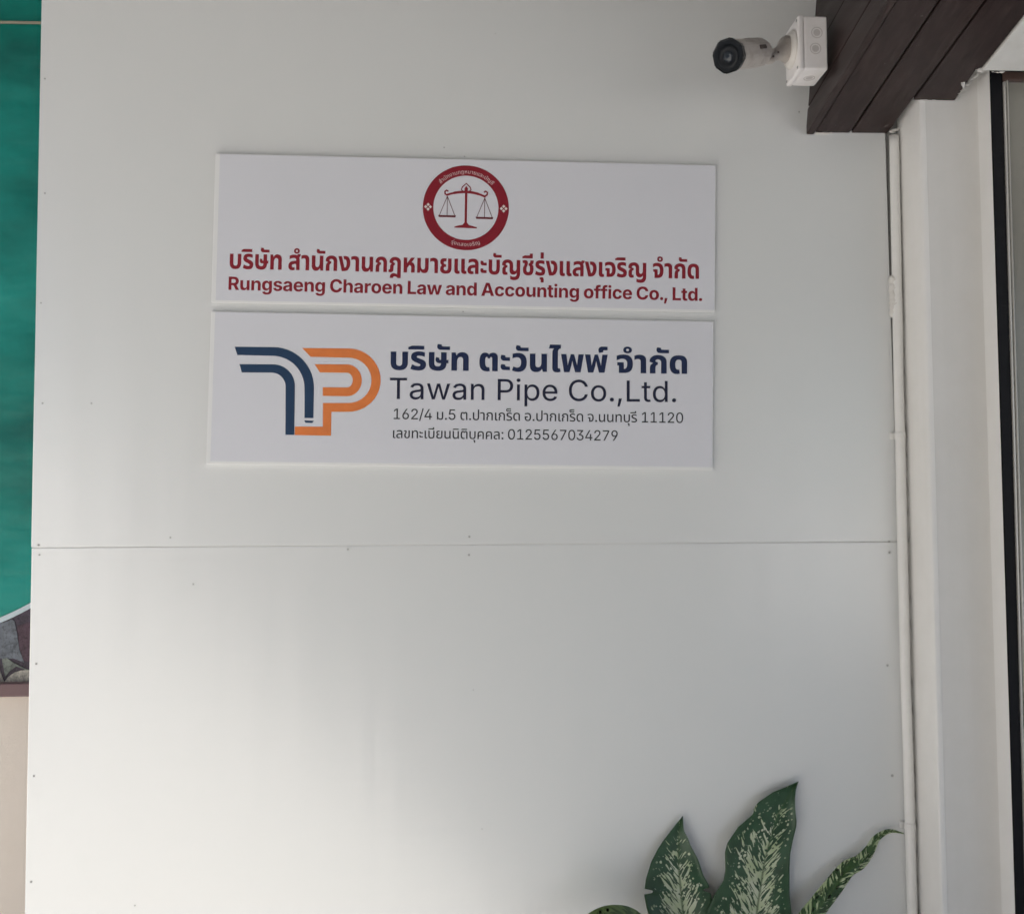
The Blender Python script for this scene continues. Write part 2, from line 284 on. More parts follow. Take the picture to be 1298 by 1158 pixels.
3648:[343,[[225,-10,170,-4,147,4,128,15,112,30,100,47,91,68,86,92,84,119,84,548,238,548,239,127,246,110,253,105,272,101,306,108,320,10,293,-1,260,-8]]],
3649:[647,[[225,-10,170,-4,147,4,128,15,112,30,100,47,91,68,86,92,84,119,84,548,238,548,239,127,246,110,253,105,272,101,306,108,320,10,293,-1,260,-8],[529,-10,474,-4,452,4,432,15,417,30,404,47,395,68,390,92,388,119,388,548,542,548,543,127,550,110,557,105,577,101,610,108,624,10,597,-1,564,-8]]],
3656:[0,[[-225,623,-225,850,-84,850,-84,623]]],
}
GL['lawlatin'] = {
32:[269,[]],
44:[269,[[26,-194,69,111,219,111,128,-194]]],
46:[269,[[135,-9,112,-7,92,1,74,15,60,33,52,53,49,76,52,99,60,119,74,137,92,150,112,158,135,161,158,158,179,150,196,137,210,119,218,99,221,76,218,53,210,33,196,15,179,1,158,-7]]],
65:[751,[[24,0,271,728,473,728,728,0,556,0,428,393,369,613,354,676,387,676,317,392,194,0],[181,166,181,286,570,286,570,166]]],
67:[740,[[384,-10,321,-5,263,10,210,34,163,68,122,110,89,161,64,221,50,288,45,363,50,439,65,506,89,566,123,617,163,660,211,693,264,718,322,732,384,737,425,735,463,730,500,720,535,707,567,690,596,669,622,645,645,618,664,587,680,554,691,517,699,477,543,477,539,496,525,529,504,557,477,578,444,593,407,600,387,601,351,598,319,589,289,573,263,552,241,525,224,492,211,454,204,411,201,363,204,314,211,271,224,233,242,201,264,174,290,153,319,138,351,129,387,126,426,130,460,141,476,149,503,171,525,198,533,214,544,250,699,250,693,217,683,185,669,154,652,124,630,96,605,70,577,47,545,28,509,12,471,0,429,-7]]],
76:[565,[[64,0,64,728,218,728,218,127,530,127,530,0]]],
82:[658,[[64,0,64,728,351,728,403,724,450,714,492,698,527,676,557,648,581,615,598,578,608,536,612,490,608,444,598,402,580,365,556,333,526,306,490,285,448,270,400,261,347,258,155,258,155,382,350,383,374,387,395,394,413,403,427,415,439,430,447,447,453,490,447,533,439,551,427,566,413,579,374,596,349,600,218,601,218,0],[468,0,291,331,457,331,638,0]]],
97:[582,[[214,-10,180,-8,149,-2,121,8,95,22,74,40,56,62,43,88,35,118,33,152,34,181,40,207,49,229,62,248,77,265,115,290,137,300,185,313,331,333,346,337,364,350,370,372,369,386,360,410,353,419,332,434,303,441,269,441,239,434,226,428,205,412,191,391,187,380,48,402,59,432,74,459,94,483,117,504,145,521,176,535,210,545,247,551,287,553,317,552,374,542,401,534,426,523,449,509,470,493,502,452,512,427,519,399,521,368,521,0,378,0,378,76,373,76,363,59,351,44,322,19,285,0,263,-6],[257,94,279,96,298,100,316,108,332,118,345,130,356,144,364,160,369,177,371,195,371,253,343,242,233,221,207,210,196,202,182,183,178,171,178,144,187,123,195,114,216,102,242,95]]],
99:[590,[[307,-11,254,-7,207,5,164,25,127,51,96,84,71,123,53,168,42,217,39,271,42,325,53,374,71,419,96,458,127,491,164,517,207,537,254,549,307,553,369,547,398,540,425,530,449,518,471,503,491,486,509,467,524,445,536,422,552,369,411,343,398,381,384,402,367,417,335,432,309,434,285,432,264,425,245,414,229,399,216,380,206,357,194,303,194,240,206,186,216,163,229,144,245,128,264,117,285,110,322,108,347,114,368,125,393,152,405,175,412,203,552,177,546,149,537,123,525,99,510,77,492,57,472,40,450,25,425,12,399,2,370,-5]]],
100:[632,[[260,-9,220,-5,183,5,148,23,117,48,90,80,68,118,52,163,42,214,39,272,42,331,52,383,69,428,91,466,118,498,150,522,184,539,221,549,259,553,288,551,314,546,336,537,355,526,372,513,398,484,415,454,419,454,419,728,571,728,571,0,422,0,422,88,415,88,397,58,371,29,335,6,313,-2,288,-7],[308,112,331,114,352,121,370,132,386,147,399,166,409,188,417,213,423,272,417,332,409,357,399,379,386,398,370,413,352,423,331,430,308,432,285,430,264,423,245,412,230,397,217,378,207,356,195,303,195,242,200,214,207,189,217,166,230,148,246,132,264,121,285,114]]],
101:[597,[[309,-11,256,-7,208,5,165,24,127,50,96,82,71,121,53,165,42,215,39,270,42,324,53,373,71,418,96,457,126,490,163,517,205,537,251,549,302,553,338,551,371,545,403,535,433,522,461,505,485,484,507,459,525,430,540,397,551,361,558,320,560,234,99,234,99,328,487,328,416,303,410,354,403,376,393,394,381,410,366,423,348,432,327,438,304,440,280,438,259,432,241,423,225,410,212,395,194,356,188,309,188,243,190,214,195,188,204,165,215,146,230,130,247,118,267,109,288,104,312,102,358,109,382,122,402,141,415,165,552,140,541,111,525,85,506,61,482,40,454,22,423,8,389,-2,351,-8]]],
102:[400,[[369,546,369,431,10,431,10,546],[105,0,105,585,108,622,116,655,128,683,146,707,167,727,192,742,220,753,251,760,284,762,366,753,391,746,364,633,316,641,296,639,280,634,269,625,262,613,257,599,256,0]]],
103:[633,[[305,-216,262,-214,222,-208,185,-198,153,-185,126,-169,102,-150,83,-129,69,-105,59,-80,189,-46,201,-66,220,-84,232,-92,264,-103,305,-107,339,-104,368,-96,391,-82,409,-62,419,-36,423,-3,423,96,411,96,394,67,369,41,334,20,312,13,288,9,260,8,221,11,183,20,149,36,118,59,91,88,69,124,52,167,42,217,39,274,42,332,52,384,69,429,92,467,119,498,150,522,185,539,222,549,260,553,289,551,315,546,337,537,373,514,400,484,417,454,423,454,423,546,572,546,572,6,568,-41,557,-82,538,-117,512,-147,481,-172,444,-191,402,-205,356,-213],[308,122,332,124,352,130,371,140,386,154,399,171,410,192,417,217,423,274,422,305,417,333,410,358,399,379,386,398,371,413,353,423,332,430,308,432,285,430,264,423,246,412,230,397,217,378,207,356,200,332,195,304,195,245,207,193,217,172,230,154,246,140,264,130,285,124]]],
104:[625,[[212,315,212,0,61,0,61,728,210,728,210,409,198,409,214,451,236,486,263,515,295,536,332,549,376,553,412,550,445,542,475,528,501,509,523,485,541,457,554,424,561,388,564,347,564,0,413,0,413,320,410,351,401,377,387,398,368,414,344,424,316,427,296,425,279,421,262,414,248,404,236,391,226,376,218,358]]],
105:[274,[[61,0,61,546,212,546,212,0],[137,616,115,618,96,626,79,638,66,654,58,672,55,692,58,713,66,731,79,747,96,759,115,766,137,769,158,766,178,759,195,747,208,731,216,713,219,692,216,672,208,654,195,638,178,626,158,618]]],
110:[625,[[212,315,212,0,61,0,61,546,204,546,206,409,198,409,214,451,236,486,263,515,295,536,332,549,376,553,412,550,445,542,475,528,501,509,523,485,541,457,553,424,561,388,564,347,564,0,413,0,413,320,410,351,401,377,387,398,368,414,344,424,316,427,296,425,279,421,262,414,248,404,236,391,226,376,218,358]]],
111:[614,[[307,-11,255,-7,207,5,164,25,127,51,96,84,71,123,53,168,42,217,39,271,42,325,53,374,71,419,96,458,127,491,164,517,207,537,255,549,307,553,360,549,408,537,450,517,487,491,518,458,543,419,561,374,572,325,576,271,572,217,561,168,543,123,518,84,487,51,450,25,408,5,360,-7],[307,108,331,110,352,117,371,129,386,145,399,164,409,187,416,213,422,271,416,330,409,356,399,378,386,398,371,413,352,425,331,432,307,434,283,432,262,425,244,413,228,398,216,378,206,356,194,302,194,241,206,187,216,164,228,145,244,129,262,117,283,110]]],
114:[410,[[61,0,61,546,208,546,208,450,214,450,226,481,242,507,264,527,288,542,315,550,360,553,392,548,392,414,328,421,306,420,287,415,268,407,252,396,238,383,227,367,219,349,214,330,212,308,212,0]]],
115:[563,[[281,-11,238,-8,199,-2,163,8,130,23,102,41,79,64,60,89,46,118,37,151,178,174,186,151,199,133,214,118,234,107,258,101,285,99,311,101,332,106,350,114,363,125,370,138,373,153,371,166,365,178,356,188,343,196,325,203,209,227,161,241,121,259,90,282,69,311,55,344,51,383,54,416,64,447,80,474,102,497,129,517,161,532,197,544,238,550,282,553,324,551,362,545,396,535,426,521,452,504,473,484,491,461,504,435,513,406,379,383,372,400,361,415,347,428,330,438,309,443,285,445,263,444,243,439,226,431,213,420,205,407,202,392,204,379,209,368,217,358,248,342,271,336,370,317,418,304,458,287,488,265,510,238,523,206,527,169,524,135,513,103,496,75,472,50,443,29,408,12,370,-1,327,-8]]],
116:[369,[[337,546,337,431,10,431,10,546],[84,676,236,676,237,146,241,134,247,124,256,117,268,113,308,114,331,118,352,5,302,-5,255,-8,204,-3,162,10,128,32,104,63,89,102,84,148]]],
117:[625,[[249,-7,213,-4,180,4,150,18,124,37,102,61,85,89,72,122,64,158,61,199,61,546,212,546,212,226,215,195,224,169,238,147,258,132,281,122,309,119,347,125,363,132,377,142,390,155,407,188,413,231,413,546,564,546,564,0,421,0,419,137,427,137,410,95,389,59,362,31,330,10,293,-3]]],
119:[853,[[174,0,14,546,172,546,262,138,270,88,253,88,309,347,358,546,496,546,590,137,598,88,582,88,607,228,632,347,678,546,839,546,677,0,523,0,440,303,413,429,439,429,388,208,328,0]]],
}
GL['pipethai'] = {
32:[269,[]],
3585:[634,[[65,0,65,161,68,200,76,233,90,260,108,281,132,298,161,310,162,314,55,352,55,376,59,409,69,440,85,470,108,496,137,518,172,537,214,551,261,559,315,562,365,559,411,551,451,537,486,518,515,494,538,465,555,431,565,391,568,345,568,0,403,0,403,336,400,364,392,387,379,406,361,419,338,427,310,430,284,428,263,422,247,412,236,399,229,385,226,369,310,331,298,262,277,258,259,249,247,235,238,218,233,198,231,174,231,0]]],
3592:[565,[[106,0,106,226,54,226,54,324,254,324,254,125,279,127,296,132,312,142,325,155,336,172,345,193,351,217,355,244,357,275,355,312,349,343,339,368,325,389,308,405,287,417,264,425,237,430,172,430,141,425,85,406,38,383,38,519,90,539,122,549,158,556,240,562,302,558,356,548,401,531,439,507,470,476,494,438,511,392,521,339,524,279,521,222,512,171,497,126,475,88,445,57,408,32,362,14,308,4,244,0]]],
3604:[638,[[215,-6,172,5,136,25,106,51,83,83,65,122,53,166,46,214,44,266,46,321,53,370,64,412,79,447,98,477,121,502,147,522,176,537,208,548,243,556,319,562,377,559,426,550,467,536,501,517,527,493,547,464,561,431,569,395,572,355,572,0,407,0,407,342,404,368,397,390,386,407,369,420,347,427,318,430,279,424,262,416,247,404,235,388,225,367,218,341,213,308,213,241,220,191,227,171,236,154,247,140,261,130,277,123,297,121,334,126,349,3,325,-5,280,-10]]],
3605:[658,[[224,-6,177,6,139,26,109,53,85,87,68,127,57,173,50,224,48,280,50,341,57,393,67,438,82,475,102,506,126,529,154,545,186,555,222,558,266,552,285,544,302,532,317,515,329,492,333,492,345,515,362,533,382,545,428,557,453,558,496,554,531,541,558,520,577,491,588,455,592,412,592,0,427,0,426,394,423,407,418,416,412,422,395,426,377,422,370,416,365,408,358,382,298,382,291,410,278,422,262,426,248,423,237,411,228,393,221,366,216,279,220,216,224,189,230,167,239,148,251,133,266,123,284,116,336,118,341,120,357,3,334,-5,295,-10]]],
3607:[651,[[74,0,74,548,195,548,217,462,226,462,240,487,260,510,285,530,315,546,352,555,394,558,435,555,471,548,501,535,527,517,548,494,565,466,576,432,583,393,586,349,586,0,420,0,420,313,418,346,411,372,400,391,384,404,364,412,340,414,319,412,301,406,285,396,271,382,260,364,251,342,244,315,240,284,239,0]]],
3609:[653,[[253,-10,214,-7,180,1,150,14,124,33,103,57,87,87,75,121,68,160,66,203,66,548,231,548,231,235,233,202,240,176,251,157,267,144,286,136,310,134,340,138,365,151,386,173,400,205,409,247,412,300,412,548,578,548,578,0,453,0,434,85,425,85,411,60,391,37,367,18,336,2,298,-7]]],
3610:[640,[[320,-14,239,-7,175,14,126,49,92,96,72,157,66,229,66,548,231,548,231,219,233,189,241,164,252,144,269,130,292,121,320,118,348,121,371,130,388,144,399,164,406,189,409,219,409,548,574,548,574,229,568,157,548,96,514,49,466,14,401,-7]]],
3614:[735,[[121,0,27,548,187,548,221,275,226,210,229,210,269,369,319,548,416,548,491,275,506,210,509,210,524,366,549,548,708,548,614,0,452,0,389,232,370,346,366,346,342,224,279,0]]],
3619:[524,[[264,-14,183,-8,102,10,65,23,31,39,77,170,145,138,188,124,233,117,278,117,296,120,319,133,324,143,326,155,325,165,320,174,303,188,180,236,125,263,102,279,83,297,67,317,56,340,49,367,47,398,50,434,60,465,76,492,99,514,126,531,158,545,194,554,234,560,277,562,349,558,409,546,452,530,452,401,367,427,325,434,285,436,264,435,247,432,232,427,221,420,215,412,212,401,214,391,219,383,227,376,270,358,367,323,396,310,422,295,443,280,461,262,474,242,484,219,490,193,492,164,490,133,483,104,471,77,454,52,431,30,401,11,364,-3,318,-11]]],
3623:[518,[[221,-14,152,-8,89,8,34,32,77,151,111,135,152,123,172,119,191,118,224,122,251,136,274,158,292,188,302,228,305,277,302,323,292,361,274,391,250,412,218,426,178,430,155,429,109,420,67,405,50,396,50,531,72,540,122,553,179,561,209,562,267,558,318,547,361,528,396,502,425,470,447,431,462,385,471,334,474,277,467,189,445,116,408,59,357,19,295,-6]]],
3625:[682,[[329,-14,271,-11,220,-1,178,14,142,36,114,63,92,97,78,136,69,180,66,231,66,548,230,548,230,221,232,190,240,164,253,143,273,128,299,120,332,117,363,119,388,128,406,141,418,161,426,188,428,221,428,548,592,548,592,231,589,180,580,136,566,97,544,63,516,36,481,14,438,-1,388,-11],[394,216,364,218,338,223,317,232,300,244,287,258,271,291,266,325,272,365,281,390,287,399,381,379,375,350,379,335,383,328,396,319,648,318,648,216]]],
3632:[361,[[137,319,112,324,91,332,74,343,61,356,51,371,44,387,40,404,39,434,48,472,60,498,178,483,173,452,177,437,181,431,188,427,210,424,316,424,316,318],[137,39,112,44,91,52,74,63,61,76,51,91,44,107,40,124,39,154,48,192,60,218,178,203,173,172,177,157,181,151,188,147,210,144,316,144,316,38]]],
3633:[0,[[-226,621,-256,623,-282,627,-303,635,-333,658,-349,687,-353,703,-353,731,-344,770,-333,796,-215,781,-219,745,-216,738,-204,729,-182,725,25,725,25,621]]],
3635:[445,[[214,0,214,355,211,379,205,399,194,413,179,423,159,429,134,431,93,427,57,416,25,402,25,532,89,552,149,561,184,562,220,560,254,555,284,546,312,532,335,514,354,491,368,462,376,427,379,385,379,0],[-183,600,-219,603,-251,612,-277,626,-297,646,-308,671,-312,701,-308,731,-297,756,-277,776,-251,790,-219,799,-183,802,-146,799,-114,790,-88,776,-68,756,-56,731,-52,701,-56,671,-68,646,-88,626,-114,612,-146,603],[-169,662,-158,666,-149,672,-139,689,-139,712,-143,722,-149,730,-158,736,-169,740,-196,740,-215,730,-222,722,-226,713,-226,689,-222,680,-215,672,-196,662]]],
3636:[0,[[-543,621,-543,690,-435,735,-75,735,-75,621]]],
3652:[354,[[103,448,104,609,106,630,115,662,121,675,145,703,154,711,153,715,2,715,31,832,359,832,359,715,336,712,314,704,295,691,280,670,271,641,268,603,268,448],[249,-10,218,-8,191,-3,167,5,148,17,131,32,119,50,110,72,105,96,103,124,103,548,268,548,269,133,276,117,291,109,324,111,335,115,349,11,321,0,287,-8]]],
3660:[0,[[-267,601,-281,639,-287,685,-286,705,-282,723,-276,739,-267,754,-254,767,-238,777,-217,785,-192,790,-15,791,-15,682,-119,681,-137,676,-146,663,-145,638,-139,623]]],
}
GL['pipelatin'] = {
32:[269,[]],
44:[269,[[51,-176,94,102,198,102,121,-176]]],
46:[269,[[136,-7,118,-4,103,2,89,13,78,27,71,43,69,61,71,78,78,94,89,108,103,119,118,126,136,128,154,126,170,119,184,108,195,94,201,78,203,61,201,43,195,27,184,13,170,2,154,-4]]],
67:[731,[[382,-10,322,-5,267,10,216,35,170,70,132,113,101,164,77,223,63,290,59,363,63,437,77,504,101,563,132,614,170,658,216,692,267,717,322,732,382,737,419,736,454,730,487,721,519,709,549,693,576,674,601,652,622,626,641,598,657,567,669,534,677,497,581,497,566,543,541,580,526,596,509,610,471,631,450,639,406,647,383,648,341,645,302,634,266,615,233,590,206,558,183,519,167,473,156,422,153,363,156,305,167,253,184,208,206,169,234,137,266,112,302,94,341,83,383,79,406,80,450,89,491,106,526,132,554,165,566,185,581,230,677,230,669,195,658,162,642,131,623,103,602,78,577,55,550,36,520,20,488,7,455,-2,419,-8]]],
76:[565,[[86,0,86,728,183,728,183,85,518,85,518,0]]],
80:[639,[[86,0,86,728,338,728,391,724,438,714,478,696,511,673,539,646,560,613,575,577,584,537,587,495,584,453,575,413,560,377,539,344,511,316,478,293,438,275,391,265,338,261,161,261,161,346,332,346,368,348,398,354,424,365,445,380,462,398,474,419,483,442,488,468,490,495,488,523,483,548,474,571,462,592,445,610,424,624,398,635,367,641,331,643,183,643,183,0]]],
84:[647,[[47,643,47,728,600,728,600,643,372,643,372,0,276,0,276,643]]],
97:[563,[[229,-13,196,-10,164,-4,135,7,109,22,87,41,68,64,54,91,46,121,43,155,45,184,51,210,62,231,75,249,92,265,111,278,132,288,179,303,230,313,353,329,380,338,388,345,393,354,395,369,389,409,373,440,360,452,345,461,327,468,282,474,236,468,217,462,185,443,172,432,153,407,147,395,59,422,74,453,93,479,115,500,139,517,166,531,194,541,251,551,280,553,321,550,367,540,390,531,412,519,432,504,450,485,466,462,477,433,484,400,487,360,487,0,397,0,397,74,391,74,373,48,346,22,308,1,284,-7],[246,67,276,69,303,75,327,85,347,99,364,115,378,134,387,155,393,176,395,197,395,272,372,260,233,238,195,228,163,211,151,200,142,187,137,170,135,151,141,118,149,105,160,93,189,76,225,68]]],
100:[613,[[280,-12,237,-8,197,4,161,23,129,49,101,82,79,121,63,166,53,216,50,272,53,327,63,377,80,422,102,460,129,493,161,519,198,538,238,549,281,553,314,551,342,545,365,535,384,523,400,510,439,458,446,458,446,728,537,728,537,0,448,0,448,85,439,85,413,46,383,18,364,6,340,-4,313,-10],[296,70,327,73,354,81,378,95,399,115,416,139,429,167,439,199,445,234,447,272,445,311,439,345,430,377,416,404,399,428,379,446,355,460,327,469,296,472,264,469,235,460,211,445,190,425,173,402,160,374,151,342,145,309,143,272,145,236,151,202,161,170,174,141,191,117,212,97,236,82,264,73]]],
101:[584,[[307,-12,256,-8,211,4,170,23,134,50,105,83,81,122,64,166,53,215,50,269,53,322,64,372,80,417,104,456,132,489,167,517,206,537,249,549,297,553,326,551,355,546,383,538,411,526,437,511,460,491,482,468,500,440,515,407,527,370,533,327,536,280,536,243,110,243,110,318,487,318,444,291,442,325,437,356,427,385,415,410,398,432,378,449,355,462,327,470,297,472,266,470,238,462,214,449,192,431,175,411,161,387,151,361,145,333,143,304,145,216,152,183,163,153,179,127,198,106,221,90,247,78,276,71,307,69,347,73,382,85,397,94,410,105,422,119,439,151,527,128,517,101,502,77,484,55,462,36,437,19,408,6,377,-4,343,-10]]],
105:[244,[[76,0,76,546,168,546,168,0],[123,634,106,636,92,642,79,651,68,664,62,678,60,693,62,709,68,723,79,735,92,745,106,751,123,753,139,751,154,745,167,735,177,723,183,709,185,693,183,678,177,664,167,651,154,642,139,636]]],
110:[593,[[168,326,168,0,76,0,76,546,164,546,165,413,153,413,172,459,195,494,224,521,256,538,292,549,332,553,367,550,400,543,429,530,454,512,476,489,494,461,506,428,514,390,517,347,517,0,425,0,425,338,421,377,411,409,392,436,368,455,338,467,304,471,279,469,256,463,234,454,215,441,199,425,186,405,176,382,170,356]]],
111:[601,[[300,-12,252,-8,208,4,169,24,134,50,105,83,81,122,64,167,54,216,50,270,54,324,64,374,81,419,105,458,134,491,169,518,208,537,252,549,300,553,348,549,392,537,431,518,466,491,495,458,519,419,537,374,547,324,550,270,547,216,537,167,519,122,495,83,466,50,431,24,392,4,348,-8],[300,69,334,73,363,82,389,97,410,118,428,142,441,171,450,202,456,235,458,270,456,305,450,338,441,369,428,398,410,423,389,444,363,459,334,469,300,472,266,469,237,459,212,444,191,423,173,398,160,370,151,338,145,305,143,270,145,235,151,202,160,171,173,142,191,118,212,97,237,82,266,73]]],
112:[613,[[76,-204,76,546,165,546,165,458,175,458,201,496,213,510,229,523,249,535,272,545,300,551,333,553,376,549,416,538,452,519,485,493,512,460,534,422,550,377,560,327,563,272,560,216,550,166,534,121,512,82,485,49,453,23,417,4,377,-8,333,-12,301,-10,273,-4,250,6,231,18,214,32,201,46,175,85,168,85,168,-204],[318,70,350,73,378,82,402,97,423,117,440,141,453,170,462,202,468,236,470,272,468,309,463,342,453,374,440,402,423,425,403,445,378,460,350,469,318,472,287,469,259,460,235,446,214,428,197,404,184,377,174,345,169,311,167,272,169,234,175,199,184,167,198,139,215,115,235,95,260,81,287,73]]],
116:[330,[[295,546,295,468,10,468,10,546],[91,676,183,676,183,143,185,121,190,104,198,90,210,81,226,76,253,74,292,80,310,3,254,-7,198,-3,161,10,131,31,109,59,96,94,91,136]]],
119:[820,[[198,0,33,546,130,546,235,156,255,59,240,59,279,236,363,546,459,546,542,238,581,59,565,59,615,275,690,546,788,546,622,0,531,0,433,347,400,484,420,484,360,245,290,0]]],
}
